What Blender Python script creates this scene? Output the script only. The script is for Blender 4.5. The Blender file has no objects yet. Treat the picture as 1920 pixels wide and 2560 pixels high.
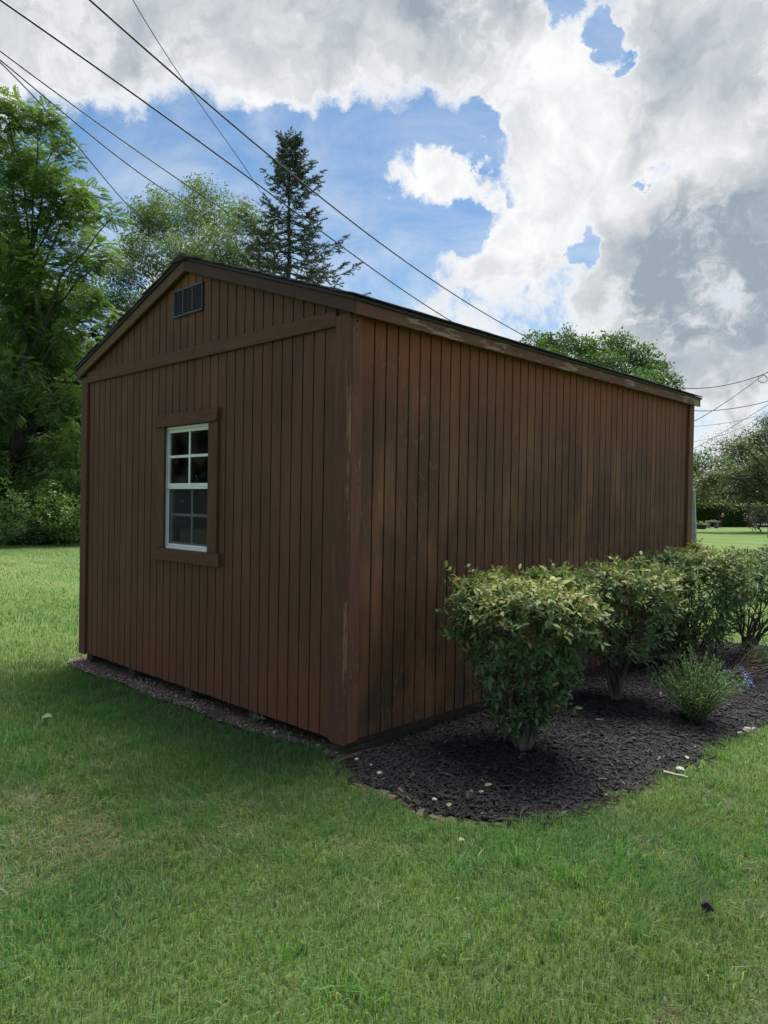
import bpy, bmesh, math, random
import numpy as np
from mathutils import Vector, Matrix
rad = math.radians
rng = np.random.default_rng(7); random.seed(7)
scene = bpy.context.scene
col = scene.collection

# ------------------------------------------------------------------ camera
CAM = np.array([3.0704, -2.8736, 1.3787]); YAW, PITCH, ROLL, FPX = -0.7688, -0.0126, 0.0169, 1842.96
_d = np.array([math.sin(YAW)*math.cos(PITCH), math.cos(YAW)*math.cos(PITCH), math.sin(PITCH)])
_r = np.array([math.cos(YAW), -math.sin(YAW), 0.0]); _u = np.cross(_r, _d)
RGT = _r*math.cos(ROLL) + _u*math.sin(ROLL); UPV = _u*math.cos(ROLL) - _r*math.sin(ROLL); FWD = _d
cd = bpy.data.cameras.new('camera'); cam = bpy.data.objects.new('camera', cd); col.objects.link(cam)
cd.sensor_fit = 'VERTICAL'; cd.sensor_height = 36.0; cd.lens = 36.0*FPX/2560.0
cd.clip_start = 0.05; cd.clip_end = 3000
cam.matrix_world = Matrix(((RGT[0], UPV[0], -FWD[0], CAM[0]), (RGT[1], UPV[1], -FWD[1], CAM[1]), (RGT[2], UPV[2], -FWD[2], CAM[2]), (0, 0, 0, 1)))
scene.camera = cam
S = 1920/1659.0
def ray(x, y):                       # photo pixel (1659 wide) -> direction
    v = RGT*((x*S-960)/FPX) - UPV*((y*S-1280)/FPX) + FWD
    return v/np.linalg.norm(v)
def at_depth(x, y, dep):
    v = ray(x, y); return CAM + v*(dep/(v@FWD))
def at_z(x, y, z):
    v = ray(x, y); return CAM + v*((z-CAM[2])/v[2])

# ------------------------------------------------------------------ light
SUN_EL, SUN_AZ = rad(69), math.atan2(-0.42, 0.90)      # azimuth clockwise from +Y
sdir = Vector((math.sin(SUN_AZ)*math.cos(SUN_EL), math.cos(SUN_AZ)*math.cos(SUN_EL), math.sin(SUN_EL)))
sl = bpy.data.lights.new('sun', 'SUN'); sl.energy = 2.6; sl.angle = rad(34); sl.color = (1, 0.955, 0.88)
so = bpy.data.objects.new('sun', sl); col.objects.link(so); so.rotation_euler = (-sdir).to_track_quat('-Z', 'Y').to_euler()
scene.view_settings.view_transform = 'Standard'; scene.view_settings.look = 'None'
scene.view_settings.exposure = 1.7; scene.view_settings.gamma = 1.0
scene.cycles.max_bounces = 6; scene.cycles.diffuse_bounces = 3; scene.cycles.transparent_max_bounces = 12
scene.cycles.caustics_reflective = False; scene.cycles.caustics_refractive = False

# ------------------------------------------------------------------ node helpers
class NT:
    def __init__(s, tree): s.t = tree; s.n = tree.nodes; s.l = tree.links
    def put(s, sock, v):
        if v is None: return
        if isinstance(v, bpy.types.NodeSocket): s.l.new(v, sock)
        elif hasattr(sock.default_value, '__len__') and not hasattr(v, '__len__'): sock.default_value = (v,)*len(sock.default_value)
        elif hasattr(v, '__len__') and len(v) == 3 and len(sock.default_value) == 4: sock.default_value = (*v, 1)
        else: sock.default_value = v
    def math(s, op, a, b=None, c=None, clamp=False):
        n = s.n.new('ShaderNodeMath'); n.operation = op; n.use_clamp = clamp
        for i, v in enumerate((a, b, c)): s.put(n.inputs[i], v) if v is not None else None
        return n.outputs[0]
    def vec(s, op, a, b=None, scale=None):
        n = s.n.new('ShaderNodeVectorMath'); n.operation = op
        s.put(n.inputs[0], a)
        if b is not None: s.put(n.inputs[1], b)
        if scale is not None: s.put(n.inputs['Scale'], scale)
        return n.outputs['Value'] if op in ('DOT_PRODUCT', 'LENGTH') else n.outputs[0]
    def noise(s, v, scale=1, detail=4, rough=0.55, dist=0, out='Fac', dim='3D'):
        n = s.n.new('ShaderNodeTexNoise'); s.put(n.inputs['Vector'], v)
        n.inputs['Scale'].default_value = scale; n.inputs['Detail'].default_value = detail
        n.inputs['Roughness'].default_value = rough; n.inputs['Distortion'].default_value = dist
        return n.outputs[0] if out == 'Fac' else n.outputs[1]
    def vor(s, v, scale, out=0):
        n = s.n.new('ShaderNodeTexVoronoi'); s.put(n.inputs['Vector'], v); n.inputs['Scale'].default_value = scale
        return n.outputs[out]
    def rng(s, v, a, b, c=0, d=1, smooth=True):
        n = s.n.new('ShaderNodeMapRange'); n.interpolation_type = 'SMOOTHSTEP' if smooth else 'LINEAR'
        s.put(n.inputs[0], v)
        for i, q in enumerate((a, b, c, d)): n.inputs[i+1].default_value = q
        return n.outputs[0]
    def mix(s, f, a, b, mode='MIX'):
        n = s.n.new('ShaderNodeMix'); n.data_type = 'RGBA'; n.blend_type = mode
        s.put(n.inputs[0], f); s.put(n.inputs[6], a); s.put(n.inputs[7], b)
        return n.outputs[2]
    def sep(s, v):
        n = s.n.new('ShaderNodeSeparateXYZ'); s.put(n.inputs[0], v); return n.outputs
    def comb(s, x, y, z):
        n = s.n.new('ShaderNodeCombineXYZ')
        for i, v in enumerate((x, y, z)): s.put(n.inputs[i], v)
        return n.outputs[0]
    def pos(s): return s.n.new('ShaderNodeNewGeometry').outputs['Position']
    def rand(s): return s.n.new('ShaderNodeObjectInfo').outputs['Random']
    def attr(s, name):
        n = s.n.new('ShaderNodeAttribute'); n.attribute_name = name; return n.outputs['Color']
    def bump(s, h, strength=0.3, dist=0.01):
        n = s.n.new('ShaderNodeBump'); n.inputs['Strength'].default_value = strength; n.inputs['Distance'].default_value = dist
        s.put(n.inputs['Height'], h); return n.outputs[0]

def new_mat(name):
    m = bpy.data.materials.new(name); m.use_nodes = True
    nt = NT(m.node_tree); b = m.node_tree.nodes['Principled BSDF']; b.inputs['Roughness'].default_value = 0.8
    return m, nt, b
def plain(name, c, rough=0.7, metal=0.0, var=0.15, scale=8.0, bump=0.0):
    m, t, b = new_mat(name)
    n = t.noise(t.pos(), scale, 5)
    c = np.array(c); lo, hi = c*(1-var), np.minimum(c*(1+var), 1)
    t.put(b.inputs['Base Color'], t.mix(t.rng(n, .3, .7), tuple(lo), tuple(hi)))
    b.inputs['Roughness'].default_value = rough; b.inputs['Metallic'].default_value = metal
    if bump: t.put(b.inputs['Normal'], t.bump(t.noise(t.pos(), scale*6, 4), bump))
    return m

# ------------------------------------------------------------------ world: sky and clouds
world = bpy.data.worlds.new('World'); scene.world = world; world.use_nodes = True
wt = NT(world.node_tree); bg = world.node_tree.nodes['Background']
WS = 0.05
sky = wt.n.new('ShaderNodeTexSky'); sky.sky_type = 'NISHITA'; sky.sun_disc = False
sky.sun_elevation = SUN_EL; sky.sun_rotation = SUN_AZ % (2*math.pi); sky.air_density = 1.0; sky.dust_density = 0.8; sky.ozone_density = 2.0
dirv = wt.vec('NORMALIZE', wt.n.new('ShaderNodeTexCoord').outputs['Generated'])
w1 = wt.vec('SCALE', wt.vec('SUBTRACT', wt.noise(dirv, 7, 3, .6, out='Color'), (.5, .5, .5)), scale=0.10)
w2 = wt.vec('SCALE', wt.vec('SUBTRACT', wt.noise(dirv, 26, 6, .7, out='Color'), (.5, .5, .5)), scale=0.034)
wdir = wt.vec('NORMALIZE', wt.vec('ADD', wt.vec('ADD', dirv, w1), w2))
w3 = wt.vec('SCALE', wt.vec('SUBTRACT', wt.noise(dirv, 19, 5, .62, out='Color'), (.5, .5, .5)), scale=0.085)
wdir2 = wt.vec('NORMALIZE', wt.vec('ADD', wdir, w3))
def blob(x, y, r, w):
    d = wt.vec('DOT_PRODUCT', wdir2 if r < 60 else wdir, tuple(ray(x, y))); a = r/1592.0
    return wt.math('MULTIPLY', wt.rng(d, math.cos(a*1.35), math.cos(a*0.35)), w)
def total(lst):
    out = None
    for b in lst:
        v = blob(*b); out = v if out is None else wt.math('ADD', out, v)
    return out
cov_blobs = [(60, 60, 170, 1), (260, 80, 170, 1), (480, 90, 160, 1), (700, 90, 160, 1), (900, 90, 140, 1), (560, 190, 70, .6), (660, 180, 60, .5), (780, 160, 70, .6),
             (1010, 110, 110, .8), (1070, 200, 90, .9), (1190, 130, 100, 1), (1180, 260, 110, 1), (1310, 270, 110, 1), (1440, 180, 120, 1),
             (1230, 390, 110, 1), (1130, 440, 70, .9), (1030, 545, 60, .6), (1140, 530, 70, .8), (870, 368, 45, 1.0), (950, 365, 62, 1.1), (1010, 370, 50, 1), (712, 362, 22, 1.1),
             (1560, 130, 190, 1), (1600, 330, 160, 1), (1460, 560, 150, 1.1), (1600, 600, 200, 1.1), (1350, 440, 70, .8), (1390, 700, 120, .8), (1250, 640, 120, .45), (1050, 680, 120, .35), (1560, 800, 150, .5),
             (1350, 150, 24, -1.3), (1328, 105, 40, -1.7), (1300, 70, 28, -1.0), (1205, 8, 44, -1.3), (1262, 512, 34, -1.7), (1425, 362, 26, -1.5), (1385, 380, 24, -1.3), (1500, 392, 30, -1.0),
             (850, 268, 80, -1.2), (960, 240, 62, -1.5), (1010, 300, 40, -1.2), (700, 300, 90, -1), (500, 320, 130, -1), (330, 300, 140, -1), (150, 250, 80, -.8), (120, 400, 160, -.8),
             (600, 430, 120, -1), (780, 480, 90, -1), (900, 500, 60, -.9), (760, 420, 40, -.6), (1080, 325, 36, -1.3), (1000, 475, 50, -1.0), (1110, 385, 22, -.8), (1060, 270, 30, -.8), (700, 600, 100, -.4)]
dark_blobs = [(150, 20, 130, .3), (620, 60, 120, .4), (420, 120, 120, .3), (830, 60, 110, .4), (1000, 30, 100, .5), (1560, 160, 150, .25), (1440, 560, 130, .75), (1600, 540, 150, .8), (1520, 330, 90, -.5), (1380, 420, 60, -.5),
              (1500, 680, 150, .5), (1180, 420, 50, .3), (1640, 760, 150, .5), (1250, 120, 80, -.2), (1200, 260, 140, -.3), (950, 360, 90, -.3), (1230, 400, 110, -.2), (1100, 520, 120, -.2)]
sx = wt.sep(dirv)
zz = wt.math('ADD', wt.math('MAXIMUM', sx[2], 0.0), 0.18)
plane = wt.comb(wt.math('DIVIDE', sx[0], zz), wt.math('DIVIDE', sx[1], zz), 3.7)
n1 = wt.noise(plane, 1.7, 9, .56, .2)
n2 = wt.noise(plane, 1.1, 5, .5, .3)
n3 = wt.noise(wdir, 11, 9, .66)
bias = wt.math('MAXIMUM', wt.math('MINIMUM', total(cov_blobs), 1.2), -1.2)
n4 = wt.noise(dirv, 48, 8, .68)
field = wt.math('ADD', wt.math('ADD', wt.math('MULTIPLY', bias, 0.25), wt.math('MULTIPLY', wt.math('SUBTRACT', n4, .5), .22)), wt.math('ADD', wt.math('MULTIPLY', n1, .4), wt.math('SUBTRACT', wt.math('MULTIPLY', n3, 1.15), .275)))
cov = wt.rng(field, 0.37, 0.69)
thin = wt.math('MULTIPLY', wt.rng(wt.noise(plane, 2.6, 7, .62, .6), .34, .70), .38)
cov = wt.math('MAXIMUM', cov, thin)
thick = wt.rng(field, 0.55, 0.80)
dk = wt.math('ADD', wt.math('MULTIPLY', total(dark_blobs), .62), wt.math('ADD', wt.math('MULTIPLY', wt.math('SUBTRACT', n2, .42), .9), wt.math('MULTIPLY', wt.math('SUBTRACT', wt.noise(wdir2, 7, 4, .5), .5), 1.0)))
dk = wt.math('ADD', dk, wt.math('ADD', wt.math('MULTIPLY', wt.math('SUBTRACT', n3, .5), .9), wt.math('MULTIPLY', wt.math('SUBTRACT', wt.noise(wdir, 22, 6, .55), .5), .5)))
dk = wt.math('MULTIPLY', wt.math('ADD', dk, .24, clamp=True), wt.math('ADD', wt.math('MULTIPLY', thick, .8), .2))
ccol = wt.mix(dk, (0.303/WS, 0.304/WS, 0.305/WS), (0.104/WS, 0.124/WS, 0.144/WS))
haze = wt.rng(sx[2], 0.0, 0.30, 0.55, 0.0)
skyc = wt.mix(1.0, sky.outputs[0], (.56, .74, .82), 'MULTIPLY')
skyh = wt.mix(haze, skyc, (0.21/WS, 0.245/WS, 0.27/WS))
wt.put(bg.inputs[0], wt.mix(cov, skyh, ccol)); bg.inputs[1].default_value = WS

# ------------------------------------------------------------------ mesh helpers
def tag(o, label=None, cat=None, group=None, kind=None):
    if label: o['label'] = label
    if cat: o['category'] = cat
    if group: o['group'] = group
    if kind: o['kind'] = kind
    return o
def link(name, me, mat, parent=None, kind=None):
    if mat and not me.materials: me.materials.append(mat)
    o = bpy.data.objects.new(name, me); col.objects.link(o)
    if parent: o.parent = parent
    if kind: o['kind'] = kind
    return o
def empty(name, loc=(0, 0, 0)):
    o = bpy.data.objects.new(name, None); col.objects.link(o); o.empty_display_size = .2
    o['origin'] = tuple(float(v) for v in loc); return o
def arrays(name, V, F, mat, parent=None, colors=None, kind=None, smooth=False):
    """one mesh object from an (N,3) and an (M,k) array, k = 3 or 4"""
    V = np.asarray(V, dtype=np.float32); F = np.asarray(F, dtype=np.int32); k = F.shape[1]
    me = bpy.data.meshes.new(name)
    me.vertices.add(len(V)); me.vertices.foreach_set('co', V.ravel())
    me.loops.add(F.size); me.loops.foreach_set('vertex_index', F.ravel())
    me.polygons.add(len(F)); me.polygons.foreach_set('loop_start', np.arange(0, F.size, k, dtype=np.int32))
    if smooth: me.polygons.foreach_set('use_smooth', np.ones(len(F), dtype=bool))
    if colors is not None:
        a = me.attributes.new('col', 'FLOAT_COLOR', 'POINT')
        c = np.ones((len(V), 4), dtype=np.float32); c[:, :3] = colors; a.data.foreach_set('color', c.ravel())
    me.update(calc_edges=True); me.validate()
    return link(name, me, mat, parent, kind)
def hull_mesh(name, pts):
    bm = bmesh.new()
    vs = [bm.verts.new(p) for p in pts]
    r = bmesh.ops.convex_hull(bm, input=vs)
    junk = [e for e in r['geom_interior'] if isinstance(e, bmesh.types.BMVert)]
    bmesh.ops.delete(bm, geom=list(set(junk)), context='VERTS')
    bmesh.ops.dissolve_limit(bm, angle_limit=.002, verts=bm.verts, edges=bm.edges)
    bmesh.ops.recalc_face_normals(bm, faces=bm.faces)
    me = bpy.data.meshes.new(name); bm.to_mesh(me); bm.free(); return me
def hull(name, pts, mat, parent=None): return link(name, hull_mesh(name, pts), mat, parent)
def cham(x0, x1, y0, y1, z0, z1, b=.003):
    pts = []
    for x, sx_ in ((x0, 1), (x1, -1)):
        for y, sy_ in ((y0, 1), (y1, -1)):
            for z, sz_ in ((z0, 1), (z1, -1)):
                pts += [(x, y+sy_*b, z+sz_*b), (x+sx_*b, y, z+sz_*b), (x+sx_*b, y+sy_*b, z)]
    return pts
def box(name, x0, x1, y0, y1, z0, z1, mat, parent=None, b=.003): return hull(name, cham(x0, x1, y0, y1, z0, z1, b), mat, parent)
def prism(name, poly, y0, y1, mat, parent=None, b=.003):
    """outline in x,z extruded along y with a small chamfer on the front (y0) edge"""
    c = np.mean(poly, axis=0); pts = []
    for p in poly:
        q = np.array(p); d = c-q; d = d/np.linalg.norm(d)
        pts += [(q[0], y0+b, q[1]), (q[0]+d[0]*b*1.4, y0, q[1]+d[1]*b*1.4), (q[0], y1, q[1])]
    return hull(name, pts, mat, parent)
def tube_arrays(pts, radii, n=6):
    pts = np.asarray(pts, float); m = len(pts); radii = np.broadcast_to(radii, (m,))
    t = np.gradient(pts, axis=0); t /= np.linalg.norm(t, axis=1)[:, None]+1e-12
    ref = np.array([0, 0, 1.0]) if abs(t[:, 2]).mean() < .8 else np.array([1.0, 0, 0])
    a = np.cross(t, ref); a /= np.linalg.norm(a, axis=1)[:, None]+1e-12; b = np.cross(t, a)
    an = np.linspace(0, 2*np.pi, n, endpoint=False)
    V = pts[:, None] + radii[:, None, None]*(np.cos(an)[None, :, None]*a[:, None] + np.sin(an)[None, :, None]*b[:, None])
    i = np.arange(m-1)[:, None]*n; j = np.arange(n)[None]; k = (j+1) % n
    F = np.stack([i+j, i+k, i+n+k, i+n+j], -1).reshape(-1, 4)
    return V.reshape(-1, 3), F
def merge(parts):
    Vs, Fs, o = [], [], 0
    for V, F in parts: Vs.append(V); Fs.append(F+o); o += len(V)
    return np.concatenate(Vs), np.concatenate(Fs)
def unit(v): return v/(np.linalg.norm(v, axis=-1, keepdims=True)+1e-9)
def scatter(T, TF, pos, fwd, up, scale, colr):
    """copies of template T (x right, y along, z up) at pos, y axis along fwd; colours per copy"""
    f = unit(np.asarray(fwd, float)); x = unit(np.cross(f, up)); z = np.cross(x, f)
    M = np.stack([x, f, z], 1)                                   # N,3(axis),3
    sc = np.asarray(scale, float).reshape(-1, 1, 1)
    V = np.einsum('tk,nkc->ntc', T, M)*sc + np.asarray(pos)[:, None]
    F = TF[None] + (np.arange(len(pos))*len(T))[:, None, None]
    C = np.repeat(np.asarray(colr), len(T), axis=0)
    return V.reshape(-1, 3), F.reshape(-1, TF.shape[1]), C
def vnoise(x, y, seed=0):
    def h(i, j):
        n = (i*374761393 + j*668265263 + seed*982451653).astype(np.int64)
        n = (n ^ (n >> 13))*1274126177 & 0x7fffffff
        return ((n ^ (n >> 16)) & 0xffff)/65535.0
    x = np.asarray(x, float); y = np.asarray(y, float)
    i = np.floor(x).astype(np.int64); j = np.floor(y).astype(np.int64); u = x-i; v = y-j
    u = u*u*(3-2*u); v = v*v*(3-2*v)
    return (h(i, j)*(1-u)+h(i+1, j)*u)*(1-v)+(h(i, j+1)*(1-u)+h(i+1, j+1)*u)*v
def fbm(x, y, seed=0, o=4):
    s = 0; a = .5; t = 0
    for k in range(o): s = s+a*vnoise(np.asarray(x)*2**k, np.asarray(y)*2**k, seed+k); t += a; a *= .5
    return s/t
def in_poly(x, y, poly):
    x = np.asarray(x); y = np.asarray(y); r = np.zeros(x.shape, bool); n = len(poly)
    for i in range(n):
        (x0, y0), (x1, y1) = poly[i], poly[(i+1) % n]
        c = ((y0 > y) != (y1 > y)) & (x < (x1-x0)*(y-y0)/((y1-y0) or 1e-9)+x0); r ^= c
    return r
def edge_dist(x, y, poly, closed=True):
    p = np.stack([x, y], -1); best = np.full(np.shape(x), 1e9); n = len(poly)
    for i in range(n if closed else n-1):
        a = np.array(poly[i]); b = np.array(poly[(i+1) % n]); ab = b-a
        t = np.clip(((p-a)@ab)/(ab@ab+1e-12), 0, 1); best = np.minimum(best, np.linalg.norm(p-(a+t[..., None]*ab), axis=-1))
    return best

# ------------------------------------------------------------------ materials
def leaf_mat(name, transl=.35, rough=.5, spec=.35):
    m, t, b = new_mat(name); out = m.node_tree.nodes['Material Output']
    c = t.attr('col'); t.put(b.inputs['Base Color'], c); b.inputs['Roughness'].default_value = rough
    b.inputs['Specular IOR Level'].default_value = spec
    tr = t.n.new('ShaderNodeBsdfTranslucent'); t.put(tr.inputs[0], t.mix(1, c, (1.15, 1.2, .6), 'MULTIPLY'))
    mx = t.n.new('ShaderNodeMixShader'); mx.inputs[0].default_value = transl
    t.l.new(b.outputs[0], mx.inputs[1]); t.l.new(tr.outputs[0], mx.inputs[2]); t.l.new(mx.outputs[0], out.inputs[0])
    return m
LEAF = leaf_mat('leaf', .34); GRASS = leaf_mat('grass_blade', .46, .55, .25); NEEDLE = leaf_mat('needle', .12, .6, .2)
BUSHLEAF = leaf_mat('bush_leaf', .25, .55, .22)
def bark_mat(name, c, c2):
    m, t, b = new_mat(name); p = t.pos()
    n = t.noise(t.vec('MULTIPLY', p, (14, 14, 3)), 1.5, 6)
    t.put(b.inputs['Base Color'], t.mix(t.rng(n, .35, .65), c, c2)); t.put(b.inputs['Normal'], t.bump(n, .6, .02)); return m
BARK = bark_mat('bark', (.022, .018, .014), (.055, .046, .038)); PALEBARK = bark_mat('pale_bark', (.16, .15, .13), (.34, .32, .28))
STEM = bark_mat('bush_stem', (.035, .030, .024), (.11, .095, .075))

def siding_mat(name, side):
    m, t, b = new_mat(name); p = t.pos(); r = t.rand(); s = t.sep(p)
    off = t.vec('ADD', p, t.comb(0, 0, t.math('MULTIPLY', r, .6)))
    fine = t.noise(t.vec('MULTIPLY', off, (70, 70, 2.2)), 2.0, 6, .6)
    cath = t.noise(t.vec('MULTIPLY', p, (3.2, 3.2, .55)), 1.6, 3, .5, .4)
    ring = t.math('PINGPONG', t.math('MULTIPLY', cath, 26), 1.0)
    line = t.rng(ring, .0, .20, 1, 0)
    lmask = t.rng(t.noise(p, 2.6, 3), .44, .58)
    blot = t.noise(t.vec('MULTIPLY', p, (1.5, 1.5, 1.1)), 1.7, 5, .55)
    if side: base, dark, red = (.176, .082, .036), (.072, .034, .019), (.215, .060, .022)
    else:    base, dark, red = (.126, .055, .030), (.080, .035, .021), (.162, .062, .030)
    c = t.mix(t.rng(fine, .3, .72), dark, base)
    c = t.mix(t.math('MULTIPLY', t.rng(blot, .35, .66), .75), c, tuple(np.array(dark)*.95))
    zn = t.math('ADD', s[2], t.math('MULTIPLY', t.math('SUBTRACT', t.noise(t.vec('MULTIPLY', p, (5, 5, .7)), 1.5, 4), .5), .9))
    lite = t.rng(t.noise(t.vec('ADD', t.vec('MULTIPLY', p, (2.6, 2.6, .55)), (3, 7, 1)), 1.4, 5, .6), .48, .70)
    c = t.mix(t.math('MULTIPLY', lite, .55 if side else .35), c, tuple(np.array(base)*1.45))
    if side:
        c = t.mix(t.math('MULTIPLY', t.rng(zn, 1.7, 2.45), .8), c, red)
        band = t.math('ADD', t.rng(zn, .95, 1.15), t.rng(zn, 1.15, 1.35, 0, -1))
        c = t.mix(t.math('MULTIPLY', band, .35), c, tuple(np.array(dark)*.7))
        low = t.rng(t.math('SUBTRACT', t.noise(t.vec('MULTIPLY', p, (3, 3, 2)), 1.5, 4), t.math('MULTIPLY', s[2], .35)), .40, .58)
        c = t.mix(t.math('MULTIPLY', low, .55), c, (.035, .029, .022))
    else:
        c = t.mix(t.math('MULTIPLY', t.rng(zn, .9, -.1), .45), c, red)
        pat = t.rng(t.noise(t.vec('MULTIPLY', p, (2.2, 2.2, 1.2)), 1.3, 3), .58, .72)
        c = t.mix(t.math('MULTIPLY', pat, .35), c, (.082, .052, .036))
        gz = t.math('MULTIPLY', t.rng(s[2], 2.6, 2.95), t.rng(t.math('ABSOLUTE', t.math('ADD', s[0], 1.74)), .18, .32, 1, 0))
        c = t.mix(t.math('MULTIPLY', gz, .55), c, (.21, .10, .038))
    c = t.mix(t.math('MULTIPLY', t.math('MULTIPLY', line, lmask), .38 if side else .10), c, (.27, .165, .09))
    c = t.mix(t.math('MULTIPLY', r, .22), c, (.075, .038, .022))
    t.put(b.inputs['Base Color'], c); b.inputs['Roughness'].default_value = .72; b.inputs['Specular IOR Level'].default_value = .3
    t.put(b.inputs['Normal'], t.bump(t.math('ADD', fine, t.math('MULTIPLY', ring, .3)), .35, .004))
    return m
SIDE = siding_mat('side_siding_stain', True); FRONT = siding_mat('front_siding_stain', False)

def trim_mat(name, axis, base, peel=0.0, peelcol=(.30, .22, .17), xmask=None):
    """stained board; axis = grain direction; peel = share of flaked stain"""
    m, t, b = new_mat(name); p = t.pos(); r = t.rand()
    sc = [55, 55, 55]; sc[axis] = 2.5; sp = [26, 26, 26]; sp[axis] = 3.4
    off = t.vec('ADD', p, t.comb(t.math('MULTIPLY', r, 7), t.math('MULTIPLY', r, 3), t.math('MULTIPLY', r, 5)))
    g = t.noise(t.vec('MULTIPLY', off, tuple(sc)), 1.6, 6, .6)
    base = np.array(base)
    c = t.mix(t.rng(g, .3, .7), tuple(base*.72), tuple(base*1.15))
    big = t.noise(off, 2.3, 4); c = t.mix(t.math('MULTIPLY', t.rng(big, .4, .7), .4), c, tuple(base*.7))
    knots = t.vor(t.vec('MULTIPLY', off, tuple(np.where(np.arange(3) == axis, 2.2, 9))), 1.0)
    c = t.mix(t.math('MULTIPLY', t.rng(knots, .05, .16, 1, 0), .5), c, tuple(base*1.5))
    holes = t.vor(off, 11.0); c = t.mix(t.rng(holes, .045, .062, 1, 0), c, (.008, .006, .005))
    h = g
    if peel > 0:
        pk = t.noise(t.vec('MULTIPLY', off, tuple(sp)), 1.5, 7, .68)
        pz = t.noise(off, 1.3, 4)
        k = t.rng(t.math('ADD', pk, t.math('MULTIPLY', t.math('SUBTRACT', pz, .5), .7)), .72-peel, .77-peel)
        if xmask: k = t.math('MULTIPLY', k, xmask(t, p))
        c = t.mix(t.math('MULTIPLY', k, .8), c, t.mix(g, tuple(np.array(peelcol)*.6), peelcol)); h = t.math('SUBTRACT', g, k)
    t.put(b.inputs['Base Color'], c); b.inputs['Roughness'].default_value = .75; b.inputs['Specular IOR Level'].default_value = .3
    t.put(b.inputs['Normal'], t.bump(h, .4, .004)); return m
TRIM_X = trim_mat('trim_stain_level', 0, (.100, .045, .028), .03, (.18, .12, .085))
TRIM_Z = trim_mat('trim_stain_upright', 2, (.102, .046, .028), .0)
RAKE = trim_mat('rake_stain', 0, (.066, .036, .027))
RAKE_WORN = trim_mat('rake_stain_worn', 0, (.122, .066, .040), .02, (.17, .13, .10))
EAVE = trim_mat('eave_stain_flaking', 1, (.145, .064, .041), .17, (.40, .29, .215))
def arris(t, p):
    s = t.sep(p); return t.rng(t.math('ADD', s[0], t.math('MULTIPLY', t.noise(t.vec('MULTIPLY', p, (8, 8, 3)), 2, 5), .03)), .020, .029)
CORNER_F = trim_mat('corner_stain_front', 2, (.106, .047, .032), .18, (.29, .165, .11), arris)
CORNER_S = trim_mat('corner_stain_side', 2, (.150, .066, .040), .02, (.30, .20, .15))
GROOVE = plain('groove_shadow_stain', (.022, .011, .007), .9)
METAL = plain('drip_edge_metal', (.016, .013, .013), .7, 0, .2); SHINGLE = plain('shingle', (.024, .021, .021), .95, 0, .5, 60, .5)
VENT = plain('vent_plastic', (.014, .016, .024), .38, 0, .25, 20); VENTDARK = plain('vent_backing', (.006, .006, .008), .9)
WHITE = plain('window_white', (.66, .69, .70), .45, 0, .06, 12); WHITEDULL = plain('window_grid_white', (.66, .68, .69), .5, 0, .06, 12)
INTER = plain('interior_stud', (.17, .12, .08), .85, 0, .25, 6)
SKID = plain('skid_timber', (.040, .033, .025), .9, 0, .3, 20, .4)
def glass_mat():
    m, t, b = new_mat('window_glass'); out = m.node_tree.nodes['Material Output']
    g = t.n.new('ShaderNodeBsdfGlossy'); g.inputs['Roughness'].default_value = .02; t.put(g.inputs['Color'], (.9, .95, 1))
    tr = t.n.new('ShaderNodeBsdfTransparent'); t.put(tr.inputs[0], (.62, .68, .70))
    d = t.n.new('ShaderNodeBsdfDiffuse'); t.put(d.inputs[0], (.35, .37, .36))
    fr = t.n.new('ShaderNodeFresnel'); fr.inputs[0].default_value = 1.85
    m1 = t.n.new('ShaderNodeMixShader'); t.put(m1.inputs[0], t.math('MULTIPLY', t.rng(t.noise(t.pos(), 5, 3, .5), .35, .8), .08)); t.l.new(tr.outputs[0], m1.inputs[1]); t.l.new(d.outputs[0], m1.inputs[2])
    m2 = t.n.new('ShaderNodeMixShader'); t.put(m2.inputs[0], fr.outputs[0]); t.l.new(m1.outputs[0], m2.inputs[1]); t.l.new(g.outputs[0], m2.inputs[2])
    t.l.new(m2.outputs[0], out.inputs[0]); return m
def screen_mat():
    m, t, b = new_mat('insect_screen'); out = m.node_tree.nodes['Material Output']
    tr = t.n.new('ShaderNodeBsdfTransparent'); d = t.n.new('ShaderNodeBsdfDiffuse'); t.put(d.inputs[0], (.045, .05, .055))
    mx = t.n.new('ShaderNodeMixShader'); mx.inputs[0].default_value = .38
    t.l.new(tr.outputs[0], mx.inputs[1]); t.l.new(d.outputs[0], mx.inputs[2]); t.l.new(mx.outputs[0], out.inputs[0]); return m
GLASS = glass_mat(); SCREEN = screen_mat()
CABLE = plain('cable_sheath', (.022, .024, .030), .5, 0, .3, 3)

# ------------------------------------------------------------------ ground
GZ = -0.10
BED = [(0.02, -0.02), (0.12, -0.09)] + [(0.242, -.128), (.385, -.165), (.518, -.131), (.715, -.158), (.829, -.17), (.957, -.119), (1.053, -.069), (1.212, .075), (1.296, .222), (1.336, .415),
       (1.356, .665), (1.381, .933), (1.406, 1.362), (1.416, 1.54), (1.384, 1.844), (1.399, 2.296), (1.476, 2.604), (1.56, 3.1), (1.62, 3.8), (1.60, 4.5), (1.40, 5.2), (1.0, 5.55), (.5, 5.6), (0.02, 5.35), (0.02, 4.0), (.02, 2.0)]
STRIP_F = [(-3.62, .10), (-3.56, -.05), (-3.4, -.14), (-3.269, -.131), (-3.0, -.16), (-2.808, -.152), (-2.443, -.102), (-2.134, -.128), (-1.762, -.128), (-1.453, -.096), (-1.199, -.129), (-.909, -.097), (-.712, -.085), (-.554, -.06), (-.336, -.02), (-.1, -.03), (.03, -.05), (.05, .06)]
STRIP = STRIP_F + [(.05, 4.85), (-3.55, 4.95)]
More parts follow.
